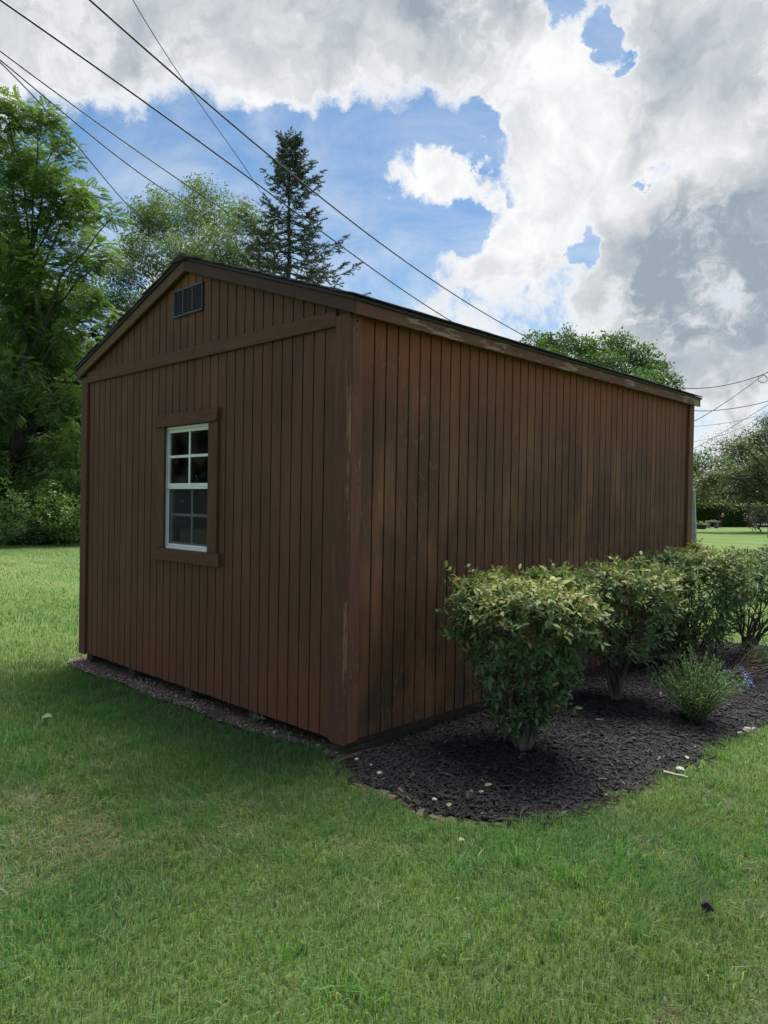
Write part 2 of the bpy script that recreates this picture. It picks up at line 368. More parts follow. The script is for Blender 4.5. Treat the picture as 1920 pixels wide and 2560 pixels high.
def gh(x, y):
    d = np.hypot(x, y); return GZ + (fbm(np.asarray(x)*.5+9, np.asarray(y)*.5+3, 11, 3)-.5)*.05*np.clip((d-1)/6, 0, 1)
q = np.sinh(np.linspace(-5.6, 5.6, 141))*2.2
gx, gy = np.meshgrid(q, q); gzv = gh(gx, gy)
n = len(q); idx = np.arange(n*n).reshape(n, n)
F = np.stack([idx[:-1, :-1], idx[:-1, 1:], idx[1:, 1:], idx[1:, :-1]], -1).reshape(-1, 4)
LAWN, t, b = new_mat('lawn'); p = t.pos()
a1 = t.noise(p, .55, 5, .6); a2 = t.noise(p, 3.5, 5, .65); a3 = t.noise(p, 60, 4, .7)
mow = t.noise(t.vec('MULTIPLY', p, (.10, 1.1, 1)), 1.0, 4)
c = t.mix(t.rng(a1, .3, .7), (.090, .165, .046), (.125, .190, .060))
c = t.mix(t.math('MULTIPLY', t.rng(mow, .45, .65), .55), c, (.165, .215, .080))
c = t.mix(t.math('MULTIPLY', t.rng(a2, .55, .75), .30), c, (.17, .17, .08))
c = t.mix(t.rng(a3, .35, .75, 0, .40), c, (.040, .065, .022))
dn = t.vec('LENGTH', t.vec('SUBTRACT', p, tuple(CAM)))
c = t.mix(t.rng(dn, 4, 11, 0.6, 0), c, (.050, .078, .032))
t.put(b.inputs['Base Color'], c); b.inputs['Roughness'].default_value = .9; b.inputs['Specular IOR Level'].default_value = .1
t.put(b.inputs['Normal'], t.bump(t.math('ADD', a3, a2), .6, .04))
lawn = arrays('lawn', np.stack([gx, gy, gzv], -1).reshape(-1, 3), F, LAWN, smooth=True)
tag(lawn, 'mown green lawn with dry straw coloured patches around the shed', 'lawn', kind='structure')

SOIL, t, b = new_mat('bare_soil'); p = t.pos()
s1 = t.noise(p, 9, 6, .65); s2 = t.vor(p, 70)
c = t.mix(t.rng(s1, .3, .7), (.060, .040, .027), (.17, .118, .082)); c = t.mix(t.rng(s2, .0, .5, .5, 0), c, (.24, .21, .18))
t.put(b.inputs['Base Color'], c); b.inputs['Roughness'].default_value = .95; t.put(b.inputs['Normal'], t.bump(t.math('ADD', s1, s2), .8, .02))
def sheet(name, poly, step, hfun, mat):
    P = np.array(poly); xs = np.arange(P[:, 0].min()-step, P[:, 0].max()+step, step); ys = np.arange(P[:, 1].min()-step, P[:, 1].max()+step, step)
    X, Y = np.meshgrid(xs, ys); ins = in_poly(X, Y, poly) | (edge_dist(X, Y, poly) < step*.75)
    ok = ins[:-1, :-1] & ins[1:, :-1] & ins[:-1, 1:] & ins[1:, 1:]
    I = np.arange(X.size).reshape(X.shape)
    F = np.stack([I[:-1, :-1], I[:-1, 1:], I[1:, 1:], I[1:, :-1]], -1)[ok]
    used, inv = np.unique(F, return_inverse=True)
    V = np.stack([X, Y, hfun(X, Y)], -1).reshape(-1, 3)[used]
    return arrays(name, V, inv.reshape(-1, 4), mat, smooth=True)
soil_h = lambda x, y: GZ + .010 + fbm(x*9, y*9, 31, 3)*.016 - .016*np.clip((y-.05)/.3, 0, 1)
tag(sheet('bare_soil', STRIP, .045, soil_h, SOIL), 'bare brown soil strip with gravel under the window wall', 'soil', kind='structure')
DRYPATCH = [(.20, -.13), (.40, -.16), (.52, -.13), (.72, -.155), (.85, -.165), (.92, -.22), (.78, -.25), (.62, -.20), (.48, -.23), (.33, -.21), (.22, -.18)]
SAND, t, b = new_mat('dry_soil'); p = t.pos(); s1 = t.noise(p, 22, 6, .7)
t.put(b.inputs['Base Color'], t.mix(t.rng(s1, .3, .7), (.060, .047, .030), (.15, .12, .082))); b.inputs['Roughness'].default_value = .95; t.put(b.inputs['Normal'], t.bump(s1, .8, .02))
tag(sheet('dry_soil', DRYPATCH, .02, lambda x, y: gh(x, y)+.001+fbm(x*14, y*14, 8, 2)*.006, SAND), 'pale dry bare soil patch at the tip of the mulch bed', 'soil', kind='structure')
bed_d = lambda x, y: edge_dist(x, y, BED)
def bed_h(x, y):
    d = bed_d(x, y); w = np.clip(1-x/.45, 0, 1)*np.clip(y/1.2, 0, 1)
    return GZ + .006 + np.clip(d/.35, 0, 1)*.045 + w*.03 + fbm(x*6, y*6, 5, 3)*.02*np.clip(d/.1, 0, 1)
MULCHBED, t, b = new_mat('mulch_base'); p = t.pos(); m1_ = t.noise(t.vec('MULTIPLY', p, (1, 1, 1)), 45, 6, .7)
t.put(b.inputs['Base Color'], t.mix(t.rng(m1_, .35, .7), (.004, .004, .005), (.024, .021, .022))); b.inputs['Roughness'].default_value = .9
t.put(b.inputs['Normal'], t.bump(m1_, 1, .03))
tag(sheet('mulch_bed', BED, .035, bed_h, MULCHBED), 'kidney shaped planting bed of black bark mulch beside the shed', 'mulch bed', kind='structure')

# ------------------------------------------------------------------ shed
W, D, P4 = 3.4408, 4.8893, 0.1016
shed = empty('shed'); tag(shed, 'brown stained wooden garden shed with gable roof and one white window', 'shed')
XM = -W/2; EO = .0733; ZE_T, ZE_B, ZP_T, ZP_B = 2.5084, 2.4335, 3.1147, 3.0321
SL = (ZP_T-ZE_T)/(EO-XM)
def roof_z(x): return ZP_T - SL*abs(x-XM)                # top of the rake boards
WX0, WX1, WZ0, WZ1 = -2.055, -1.395, 1.003, 1.922        # window opening
TT = .0252
GR = .0056                                               # half groove
def siding_top(x): return roof_z(x)-.035
xs = [-(0.1105+k*P4) for k in range(33)]
edges = [0.0] + xs + [-W]
for a, bb in zip(edges[:-1], edges[1:]):
    x1, x0 = a-(GR if a < 0 else 0), bb+(GR if bb > -W else 0)
    if x1-x0 < .006: continue
    def plank(z0, za, zb):
        prism('plank', [(x0, z0), (x1, z0), (x1, zb), (x0, za)], 0.0, .012, FRONT, shed, .002)
    jz = .004*(random.random()-.5)
    if x0 > WX0-.01 and x1 < WX1+.01 or (x0 < WX1 and x1 > WX0):
        plank(jz, WZ0-.004, WZ0-.004); plank(WZ1+.004, 2.40, 2.40)
    else: plank(jz, 2.40, 2.40)
    mid = XM
    if x0 < mid < x1:
        prism('plank', [(x0, 2.403), (x1, 2.403), (x1, siding_top(x1)), (mid, siding_top(mid)), (x0, siding_top(x0))], 0, .012, FRONT, shed, .002)
    elif siding_top(x0) > 2.42 or siding_top(x1) > 2.42:
        prism('plank', [(x0, 2.403), (x1, 2.403), (x1, max(siding_top(x1), 2.41)), (x0, max(siding_top(x0), 2.41))], 0, .012, FRONT, shed, .002)
ys = [0.0974+k*P4 for k in range(48)]
ys = [y for y in ys if y < D-.01]
edges = [0.0]+ys+[D]
def side_plank(y0, y1, z0, z1, xf, sgn, mat):
    b = .002
    pts = [(xf-sgn*.012, y, z) for y in (y0, y1) for z in (z0, z1)] + [(xf-sgn*b, y, z) for y in (y0, y1) for z in (z0, z1)] + [(xf, y, z) for y in (y0+b, y1-b) for z in (z0+b, z1-b)]
    return hull('plank', pts, mat, shed)
for y0, y1 in zip(edges[:-1], edges[1:]):
    a, c_ = y0+(GR+.0005 if y0 > 0 else .013), y1-(GR+.0005 if y1 < D else .013)
    if c_-a > .01: side_plank(a, c_, .003*(random.random()-.5), 2.455, 0.0, 1, SIDE)
# backing walls (seen in the grooves), rear and far side
def wall_with_hole(name):
    bm = bmesh.new(); y0, y1 = .0085, .05
    out = [(-W+.012, .004), (-.012, .004), (-.012, 2.44), (XM, siding_top(XM)-.03), (-W+.012, 2.44)]
    hole = [(WX0-.01, WZ0-.01), (WX1+.01, WZ0-.01), (WX1+.01, WZ1+.01), (WX0-.01, WZ1+.01)]
    quads = [[out[0], out[1], hole[1], hole[0]], [out[1], out[2], hole[2], hole[1]], [out[2], out[3], hole[2]], [out[3], hole[3], hole[2]], [out[3], out[4], hole[3]], [out[4], out[0], hole[0], hole[3]]]
    vs = {}
    def v(p, y):
        k = (p, y)
        if k not in vs: vs[k] = bm.verts.new((p[0], y, p[1]))
        return vs[k]
    for q_ in quads:
        bm.faces.new([v(p, y0) for p in q_]); bm.faces.new([v(p, y1) for p in reversed(q_)])
    for i in range(4):
        a, c_ = hole[i], hole[(i+1) % 4]; bm.faces.new([v(a, y0), v(c_, y0), v(c_, y1), v(a, y1)])
    bmesh.ops.recalc_face_normals(bm, faces=bm.faces)
    me = bpy.data.meshes.new(name); bm.to_mesh(me); bm.free(); return link(name, me, GROOVE, shed)
wall_with_hole('wall_backing')
box('wall_backing', -.05, -.0085, .052, D-.02, .004, 2.44, GROOVE, shed)
box('side_wall', -W, -W+.04, .052, D-.045, 0, 2.44, FRONT, shed)
prism('rear_wall', [(-W, 0), (0, 0), (0, 2.44), (XM, siding_top(XM)), (-W, 2.44)], D-.04, D, FRONT, shed)
box('floor_deck', -W+.045, -.055, .055, D-.045, .015, .05, INTER, shed)
for sx_ in (-2.55, -2.14, -1.31, -.9):                     # studs inside, seen through the panes
    box('stud', sx_-.019, sx_+.019, .0515, .14, .055, 2.36, INTER, shed)
for k in range(11):
    yy = .25+k*.44; box('stud', -W+.0415, -W+.13, yy-.019, yy+.019, .055, 2.4, INTER, shed)
# corner boards
box('corner_board', -.100, TT, -TT, -.0015, -.010, 2.446, CORNER_F, shed, .004)
box('corner_board', .0015, TT-.003, -.0005, .088, -.004, 2.455, CORNER_S, shed, .004)
box('corner_board', -W-TT, -W+.088, -TT, -.0015, -.010, 2.446, TRIM_Z, shed, .004)
box('corner_board', -W-TT+.003, -W-.0015, -.0005, .09, -.006, 2.44, TRIM_Z, shed, .004)
box('corner_board', .0015, TT, D-.09, D+.025, -.004, 2.455, CORNER_S, shed, .004)
# level trim board over the window
box('trim_board', -W+.0895, -.1015, -TT+.002, -.0015, 2.389, 2.480, TRIM_X, shed, .004)
# rake boards and eave boards
def rake(name, xa, xb, mat, y0, y1):
    pts = []
    for x in (xa, xb):
        zt = roof_z(x); h = ZP_T-ZP_B if abs(x-XM) < .01 else ZE_T-ZE_B
        pts.append((x, zt, h))
    bdl = .003; P_ = []
    for x, zt, h in pts:
        P_ += [(x, y1, zt), (x, y1, zt-h), (x, y0+bdl, zt), (x, y0+bdl, zt-h), (x, y0, zt-bdl), (x, y0, zt-h+bdl)]
    return hull(name, P_, mat, shed)
RY0, RY1 = -.050, -.0285
rake('rake_board', XM+.0008, EO, RAKE, RY0, RY1); rake('rake_board', -W-EO, XM-.0008, RAKE_WORN, RY0, RY1)
def rake_rear(xa, xb): rake('rake_board', xa, xb, RAKE, D+.03, D+.052)
rake_rear(XM+.0008, EO); rake_rear(-W-EO, XM-.0008)
# filler behind the rake so that no sky shows between board and siding
for xa, xb in ((XM+.001, EO-.022), (-W-EO+.022, XM-.001)):
    hull('rake_filler', [(x, y, roof_z(x)-dz) for x in (xa, xb) for y in (RY1+.001, .05) for dz in (.004, .05)], GROOVE, shed)
hull('eave_board', cham(EO-.02, EO, RY1+.0005, D+.0295, ZE_B, ZE_T, .003), EAVE, shed)
hull('eave_board', cham(-W-EO, -W-EO+.02, RY1+.0005, D+.0295, ZE_B, ZE_T, .003), TRIM_X, shed)
box('soffit', .0005, EO-.0205, RY1+.02, D+.02, 2.4575, 2.468, GROOVE, shed, .001)
# drip edge metal: rakes and eaves
for xa, xb in ((XM+.0005, EO+.012), (-W-EO-.012, XM-.0005)):
    for ya, yb in ((RY0-.012, RY0+.06), (D-.01, D+.064)):
        hull('drip_edge', [(x, y, roof_z(x)+dz) for x in (xa, xb) for y in (ya, yb) for dz in (.001, .019)], METAL, shed)
for xa, xb in ((EO+.0005, EO+.014), (-W-EO-.014, -W-EO-.0005)):
    zt = ZE_T
    box('drip_edge', xa, xb, RY0-.008, D+.06, zt-.003, zt+.014, METAL, shed, .003)
roof = empty('roof'); roof.parent = shed
for sg in (1, -1):
    xa, xb = XM, XM+sg*(EO-XM+.012)
    hull('roof_deck', [(x, y, roof_z(x)+dz) for x in (xa+sg*.001, xb) for y in (RY0+.001, D+.051) for dz in (.0195, .022)], METAL, roof)
    nC = 13; L = abs(xb-xa)
    for k in range(nC):                                  # shingle courses, each lapping the one below
        u1 = L*(k+1)/nC + (.016 if k == nC-1 else 0); u0 = max(L*k/nC-.05, 0)
        yy = np.arange(RY0-.024, D+.076, .082); m = len(yy)
        jit = rng.normal(0, .0028, m); jz = np.abs(rng.normal(0, .0022, m))
        for arr in (jit, jz): arr[:] = np.convolve(arr, [.25, .5, .25], 'same')
        V = []
        for i, y in enumerate(yy):
            ye = y
            if i == 0: ye = y+rng.normal(0, .006)
            if i == m-1: ye = y+rng.normal(0, .006)
            x0_, x1_ = xa+sg*u0, xa+sg*(u1+jit[i])
            zb0, zb1 = roof_z(x0_)+.0225, roof_z(x1_)+.0225+.004
            V += [(x0_, ye, zb0), (x1_, ye, zb1+jz[i]), (x1_, ye, zb1+.010+jz[i]), (x0_, ye, zb0+.006)]
        i = np.arange(m-1)[:, None]*4; j = np.arange(4)[None]; k2 = (j+1) % 4
        Fq = np.stack([i+j, i+k2, i+4+k2, i+4+j], -1).reshape(-1, 4)
        Fq = np.concatenate([Fq, [[3, 2, 1, 0]], [[4*(m-1)+0, 4*(m-1)+1, 4*(m-1)+2, 4*(m-1)+3]]])
        arrays('shingle_course', V, Fq, SHINGLE, roof)
for k in range(int((D+.13)/.14)):                         # ridge caps
    y = RY0-.026+k*.14; z = ZP_T+.036+.004
    pts = [(XM, y, z+.006), (XM, y+.17, z+.001), (XM, y, z-.004)]
    for sg in (1, -1):
        x = XM+sg*.14; pts += [(x, y+rng.normal(0, .004), roof_z(x)+.045), (x, y+.17, roof_z(x)+.040), (x, y, roof_z(x)+.036)]
    hull('ridge_cap', pts, SHINGLE, roof)
# window
win = empty('window'); win.parent = shed
FX0, FX1 = WX0, WX1
fr = empty('frame'); fr.parent = win
def wb(name, x0, x1, z0, z1, y0, y1, mat, par, b=.002): return box(name, x0, x1, y0, y1, z0, z1, mat, par, b)
wb('jamb', FX0, FX0+.028, WZ0, WZ1, .004, .075, WHITE, fr); wb('jamb', FX1-.028, FX1, WZ0, WZ1, .004, .075, WHITE, fr)
wb('frame_head', FX0+.0285, FX1-.0285, WZ1-.022, WZ1, .004, .075, WHITE, fr); wb('frame_sill', FX0+.0285, FX1-.0285, WZ0, WZ0+.026, .002, .08, WHITE, fr)
def sash(name, z0, z1, y, gridmat, mid):
    s_ = empty(name); s_.parent = win; x0, x1 = FX0+.029, FX1-.029; w = .022
    wb('stile', x0, x0+w, z0, z1, y, y+.022, WHITE, s_); wb('stile', x1-w, x1, z0, z1, y, y+.022, WHITE, s_)
    wb('rail', x0+w+.0005, x1-w-.0005, z0, z0+.026, y, y+.022, WHITE, s_); wb('rail', x0+w+.0005, x1-w-.0005, z1-.022, z1, y, y+.022, WHITE, s_)
    xm = (x0+x1)/2; zm = mid
    wb('grid_bar', xm-.010, xm+.010, z0+.0265, z1-.0225, y+.006, y+.011, gridmat, s_, .001)
    wb('grid_bar', x0+w+.0005, xm-.0105, zm-.010, zm+.010, y+.006, y+.011, gridmat, s_, .001); wb('grid_bar', xm+.0105, x1-w-.0005, zm-.010, zm+.010, y+.006, y+.011, gridmat, s_, .001)
    for xa, xb in ((x0+w, xm), (xm, x1-w)):
        for za, zb in ((z0+.026, zm), (zm, z1-.022)):
            wb('pane', xa+.0003, xb-.0003, za+.0003, zb-.0003, y+.0115, y+.0145, GLASS, s_, .0005)
    return s_
sash('upper_sash', 1.472, WZ1-.0225, .014, WHITE, 1.698); sash('lower_sash', WZ0+.0265, 1.490, .040, WHITEDULL, 1.262)
wb('meeting_rail', FX0+.029, FX1-.029, 1.455, 1.4715, .010, .038, WHITE, win)
sc = empty('insect_screen'); sc.parent = win
wb('screen_frame', FX0+.0295, FX0+.042, WZ0+.027, 1.454, .020, .032, WHITE, sc); wb('screen_frame', FX1-.042, FX1-.0295, WZ0+.027, 1.454, .020, .032, WHITE, sc)
wb('screen_frame', FX0+.0425, FX1-.0425, WZ0+.027, WZ0+.040, .020, .032, WHITE, sc)
wb('screen_mesh', FX0+.0422, FX1-.0422, WZ0+.0405, 1.454, .026, .0265, SCREEN, sc, .0001)
# casing
wb('side_casing', -2.115, -2.015, 1.009, 1.9225, -.024, -.0015, TRIM_Z, win, .003); wb('side_casing', -1.413, -1.300, 1.009, 1.9225, -.024, -.0015, TRIM_Z, win, .003)
CASE = trim_mat('casing_stain', 0, (.100, .045, .028), .02, (.17, .13, .10))
prism('head_casing', [(-2.156, 1.9235), (-1.301, 1.9235), (-1.283, 2.014), (-2.133, 2.014)], -.036, -.0015, CASE, win, .003)
prism('sill_casing', [(-2.150, .917), (-1.255, .917), (-1.252, 1.008), (-2.154, 1.008)], -.034, -.0015, CASE, win, .003)
HOLE = plain('insect_hole', (.006, .005, .004), .95)
for hx, hz, hw, hh in ((-2.105, 2.0, .006, .004), (-2.095, 1.988, .007, .004), (-2.072, 1.968, .005, .010), (-2.00, 1.994, .016, .003), (-1.955, 1.978, .009, .0025), (-1.845, 1.962, .004, .003), (-1.79, 1.984, .008, .004), (-1.715, 1.966, .006, .004), (-1.50, 1.99, .004, .003), (-2.11, 1.97, .004, .003), (-2.10, 1.952, .003, .003)):
    hull('insect_hole', [(hx+hw*math.cos(a), y, hz+hh*math.sin(a)) for a in np.linspace(0, 6.28, 8)[:-1] for y in (-.0364, -.0350)], HOLE, win)
for hx, hz, hw in ((-1.62, 2.433, .010), (-1.60, 2.446, .008), (-1.66, 2.428, .005), (-.42, 2.44, .004), (-2.9, 2.43, .004)):
    hull('insect_hole', [(hx+hw*math.cos(a), y, hz+hw*.7*math.sin(a)) for a in np.linspace(0, 6.28, 8)[:-1] for y in (-.0236, -.022)], HOLE, shed)
for hy, hz, hw in ((.035, 2.41, .007), (.030, 2.36, .008), (.070, 2.412, .005), (.05, 1.95, .004), (.02, 1.95, .004), (.065, 1.55, .004), (.02, 1.56, .004), (.05, .75, .004)):
    hull('nail_hole', [(x, hy+hw*.6*math.cos(a), hz+hw*math.sin(a)) for a in np.linspace(0, 6.28, 8)[:-1] for x in (TT-.004, TT-.0026)], HOLE, shed)
r = np.random.default_rng(17); nm = hull_mesh('nail_head', [(.0035*math.cos(a), y, .0035*math.sin(a)) for a in np.linspace(0, 6.28, 7)[:-1] for y in (-.0006, .001)]); nm.materials.append(HOLE)
for k in (1, 4, 8, 12, 20, 24, 28, 32):                    # nails in the front siding
    for z in (.12, .62, 1.12, 1.62, 2.2):
        xx = xs[min(k, 32)]+.02+r.normal(0, .004)
        if WX0-.12 < xx < WX1+.14 and .9 < z < 2.05: continue
        o = link('nail_head', nm, None, shed); o.location = (xx, 0, z+r.normal(0, .03))
# gable vent
vent = empty('gable_vent'); vent.parent = shed
VX0, VX1, VZ0, VZ1 = -1.919, -1.522, 2.725, 2.9285
wb('vent_backing', VX0+.002, VX1-.002, VZ0+.002, VZ1-.002, -.004, -.0005, VENTDARK, vent, .001)
fw = .016
wb('vent_frame', VX0, VX1, VZ1-fw, VZ1, -.018, -.0045, VENT, vent, .003); wb('vent_frame', VX0, VX1, VZ0, VZ0+fw, -.018, -.0045, VENT, vent, .003)
cw = (VX1-VX0-2*.012-2*.013)/3
for x in (VX0, VX0+.012+cw, VX0+.012+2*cw+.013, VX1-.012):
    w = .012 if x in (VX0, VX1-.012) else .013
    wb('vent_frame', x, x+w, VZ0+fw+.0005, VZ1-fw-.0005, -.018, -.0045, VENT, vent, .003)
nl = 12; dz = (VZ1-VZ0-2*fw)/nl
slat_me = hull_mesh('slat', [(x, y, z) for x, y, z in [(0.0005, -.016, -.001), (cw-.0005, -.016, -.001), (0.0005, -.016, .0025), (cw-.0005, -.016, .0025), (0.0005, -.005, dz*.62), (cw-.0005, -.005, dz*.62), (0.0005, -.005, dz*.75), (cw-.0005, -.005, dz*.75)]])
slat_me.materials.append(VENT)
for k in range(3):
    for i in range(nl):
        o = link('slat', slat_me, None, vent); o.location = (VX0+.012+k*(cw+.013), 0, VZ0+fw+.001+i*dz)
# skids under the floor
for x0 in (-3.417, -2.632, -1.76, -.964, -.135):
    box('skid', x0, x0+.092, .03, D-.05, GZ-.02, -.012, SKID, shed, .004)
box('skid', -.196, -.02, .028, .36, GZ-.03, -.05, SKID, shed, .004)
box('rim_joist', -W+.06, -.06, .075, .11, -.011, .0135, GROOVE, shed, .001)

# ------------------------------------------------------------------ gravel, mulch chips, grass
oct_ = np.array([(1, 0, 0), (-1, 0, 0), (0, 1, 0), (0, -1, 0), (0, 0, 1), (0, 0, -1)], float)
octF = np.array([(0, 2, 4), (2, 1, 4), (1, 3, 4), (3, 0, 4), (2, 0, 5), (1, 2, 5), (3, 1, 5), (0, 3, 5)])
def blobs_of(n, T, TF): return
ATTR, t, b = new_mat('pebble'); t.put(b.inputs['Base Color'], t.attr('col')); b.inputs['Roughness'].default_value = .85
CHIP, t, b = new_mat('bark_chip'); cc = t.attr('col'); nn = t.noise(t.vec('MULTIPLY', t.pos(), (1, 1, 1)), 120, 4)
t.put(b.inputs['Base Color'], t.mix(t.math('MULTIPLY', nn, .6), cc, (.006, .006, .007))); b.inputs['Roughness'].default_value = .7; b.inputs['Specular IOR Level'].default_value = .3
def strip_edge(x): 
    sx2 = np.array([p_[0] for p_ in STRIP_F[1:-1]]); sy2 = np.array([p_[1] for p_ in STRIP_F[1:-1]]); return np.interp(x, sx2, sy2)
N = 5200
px = rng.uniform(-3.55, -.05, N); e = strip_edge(px); py = e + np.abs(rng.normal(0, .055, N)) - .012
py = np.where(rng.random(N) < .25, e+rng.uniform(0, .22, N), py)
keep = rng.random(N) < np.clip(fbm(px*2.5, py*2, 3, 3)*2.4-.65, 0.05, 1); px, py = px[keep], py[keep]; N = len(px)
sz = rng.uniform(.004, .011, N)*np.where(rng.random(N) < .06, 1.9, 1)
T = oct_*np.array([1, .8, .6])
f = unit(rng.normal(0, 1, (N, 3))); g = rng.uniform(.14, .42, N)
cl = np.stack([g, g*.84, g*.70], -1)*np.where(rng.random(N) < .45, .40, 1)[:, None]
V, F, C = scatter(T, octF, np.stack([px, py, soil_h(px, py)+sz*.35], -1), f, rng.normal(0, 1, (N, 3)), sz, cl)
tag(arrays('gravel', V, F, ATTR, colors=C, kind='stuff'), 'pale grey gravel scattered along the foot of the window wall', 'gravel')
# mulch chips
N = 32000
px = rng.uniform(-.02, 1.7, N); py = -.22+ (rng.random(N)**1.35)*5.8
inside = in_poly(px, py, BED); d = bed_d(px, py)
keep = (inside & ((d > .01) | (rng.random(N) < .6))) | (~inside & (d < .09*rng.random(N)) & (px > .1) & (rng.random(N) < .45) & (py < 2.8)); keep &= (px > .012)
px, py = px[keep], py[keep]; N = len(px)
T = np.array([(-.5, -1, -.3), (.4, -1.05, -.3), (.5, .2, -.35), (.2, 1, -.2), (-.4, .8, -.3), (-.4, -.9, .3), (.35, -.95, .35), (.45, .1, .4), (.1, .95, .3), (-.35, .75, .35)])
T = T*np.array([.42, 1, .35])
TFq = []
for i in range(5): TFq += [(i, (i+1) % 5, 5+(i+1) % 5), (i, 5+(i+1) % 5, 5+i)]
TFq += [(5, 6, 7), (5, 7, 8), (5, 8, 9)]
TFq = np.array(TFq)
an = rng.uniform(0, 6.283, N); f = np.stack([np.cos(an), np.sin(an), rng.normal(0, .28, N)], -1)
up = np.stack([rng.normal(0, .45, N), rng.normal(0, .45, N), np.ones(N)], -1)
ln = rng.gamma(2.0, .0052, N)+.0045; ln = np.minimum(ln, .042)
v = rng.random(N); base = np.where(v[:, None] < .64, np.array([.0075, .0080, .0105]), np.where(v[:, None] < .982, np.array([.019, .0175, .019]), np.array([.12, .095, .075])))
cl = base*rng.uniform(.6, 1.5, (N, 1))
cpos = np.stack([px, py, np.where(in_poly(px, py, BED), bed_h(px, py), gh(px, py)+.02)+rng.uniform(.0, .014, N)], -1)
V, F, C = scatter(T, TFq, cpos, f, up, ln, cl)
tag(arrays('mulch_chips', V, F, CHIP, colors=C, kind='stuff'), 'loose black bark chips covering the planting bed', 'mulch')

def grass_patch(seed, px, py, hmul, wmul):
    r = np.random.default_rng(seed); N = len(px)
    patch = fbm(px*1.1+4, py*1.1+8, 21, 4); fine = fbm(px*5, py*5, 22, 3); clump = fbm(px*14, py*14, 27, 2)
    dry = np.clip((patch*.62+fine*.38-.495)*4.2, 0, 1)
    eb = edge_dist(px, py, BED); dry = np.maximum(dry, np.clip(1-eb/.13, 0, 1)*(px > .15)*(px < 1.15)*(py < .15)*np.clip(fbm(px*3, py*3, 61, 2)*3-.7, 0, 1))
    lush = np.clip((fbm(px*.8+30, py*.8, 23, 3)-.42)*4, 0, 1)
    near_wall = np.clip(1-np.abs(py+.5)/.55, 0, 1)*((px < .1) & (px > -3.7))
    h = (.024+.019*r.random(N)+.018*clump)*hmul*(1+.35*lush-.25*dry)*(1+.35*near_wall)
    long_ = r.random(N) < .03; h = np.where(long_, h*1.5, h)
    an = r.uniform(0, 6.283, N); lean = np.abs(r.normal(.45, .35, N))+.55*dry
    comb_ = fbm(px*2+50, py*2, 24, 2)*12
    an = np.where(r.random(N) < .5, comb_+r.normal(0, .7, N), an)
    dx, dy = np.cos(an), np.sin(an); w = (.0011+.0012*r.random(N))*wmul
    z0 = gh(px, py)-.004
    B = np.stack([px, py, z0], -1); side = np.stack([-dy, dx, np.zeros(N)], -1)
    tw = r.normal(0, .8, N); side = side*np.cos(tw)[:, None]+np.stack([dx, dy, np.zeros(N)], -1)*np.sin(tw)[:, None]
    l1 = lean*.28; l2 = lean
    M1 = B+np.stack([dx*h*.55*l1, dy*h*.55*l1, h*.55], -1)
    tip = B+np.stack([dx*h*l2, dy*h*l2, h*np.maximum(1-.33*l2, .25)], -1)
    V = np.stack([B-side*w[:, None], B+side*w[:, None], M1+side*w[:, None]*.85, M1-side*w[:, None]*.85, tip], 1).reshape(-1, 3)
    o = np.arange(N)[:, None]*5
    F = np.concatenate([o+np.array([[0, 1, 2]]), o+np.array([[0, 2, 3]]), o+np.array([[3, 2, 4]])])
    g1, g2, g3 = np.array([.100, .205, .060]), np.array([.180, .285, .104]), np.array([.070, .190, .072]); st = np.array([.33, .31, .20])
    u = r.random((N, 1)); c = g1*(1-u)+g2*u; c = c*(1-lush[:, None]*.6)+g3*lush[:, None]*.6
    nw = near_wall[:, None]; c = c*(1-nw*.6)+np.array([.045, .170, .055])*nw*.6
    isdry = r.random(N)*(1+2*near_wall) < (.09+.62*dry); c = np.where(isdry[:, None], st*r.uniform(.55, 1.1, (N, 1)), c)
    olive = np.clip((fbm(px*.9+70, py*.9+12, 29, 3)-.5)*4, 0, 1)[:, None]; c = c*(1-olive*.35)+np.array([.130, .155, .060])*olive*.35
    c = c*r.uniform(.75, 1.25, (N, 1))
    C = np.repeat(c, 5, axis=0)
    return V, F, C
def lawn_points(n, dmin, dmax, seed, half=.92):
    r = np.random.default_rng(seed)
    dd = np.sqrt(r.uniform(dmin**2, dmax**2, n)); th = r.uniform(-half, half, n)
    d0 = math.atan2(FWD[1], FWD[0]); px = CAM[0]+dd*np.cos(d0+th); py = CAM[1]+dd*np.sin(d0+th)
    je = (fbm(px*7, py*7, 41, 3)-.5)*.16
    inb = in_poly(px+je, py+je, BED); dB = np.where(inb, edge_dist(px, py, BED), 1)
    fade = (dd < dmax*(1-.22*r.random(n))) & (dd > dmin*(1+.22*r.random(n)*(dmin > 6)))
    ok = fade & ~(inb & (dB > .015+.05*r.random(n)**3)); ok &= ~((px < -.02) & (px > -3.62) & (py > strip_edge(px)+je*.8-.01) & (py < 5.0))
    ok &= ~((px < .06) & (px > -3.6) & (py > -.02) & (py < D+.05))
    thinb = fbm(px*6, py*6, 44, 3); dEdge = edge_dist(px, py, BED)
    ok &= ~((dEdge < .10) & (thinb < .50) & (px < 1.2) & (py < .3))
    ok &= ~(in_poly(px+je*.4, py+je*.4, DRYPATCH) & (r.random(n) < .6))
    return px[ok], py[ok]
parts = []
for n_, a_, b_, hm, wm, sd in ((240000, 1.2, 4.6, 1, 1, 1), (210000, 3.8, 8.4, 1, 1.3, 2), (130000, 6.6, 14.0, 1.05, 1.9, 3), (90000, 9.5, 26, 1.1, 2.9, 4)):
    px, py = lawn_points(n_, a_, b_, sd); parts.append(grass_patch(sd, px, py, hm, wm))
r = np.random.default_rng(66); cxs, cys = lawn_points(170, 1.5, 6.5, 67)
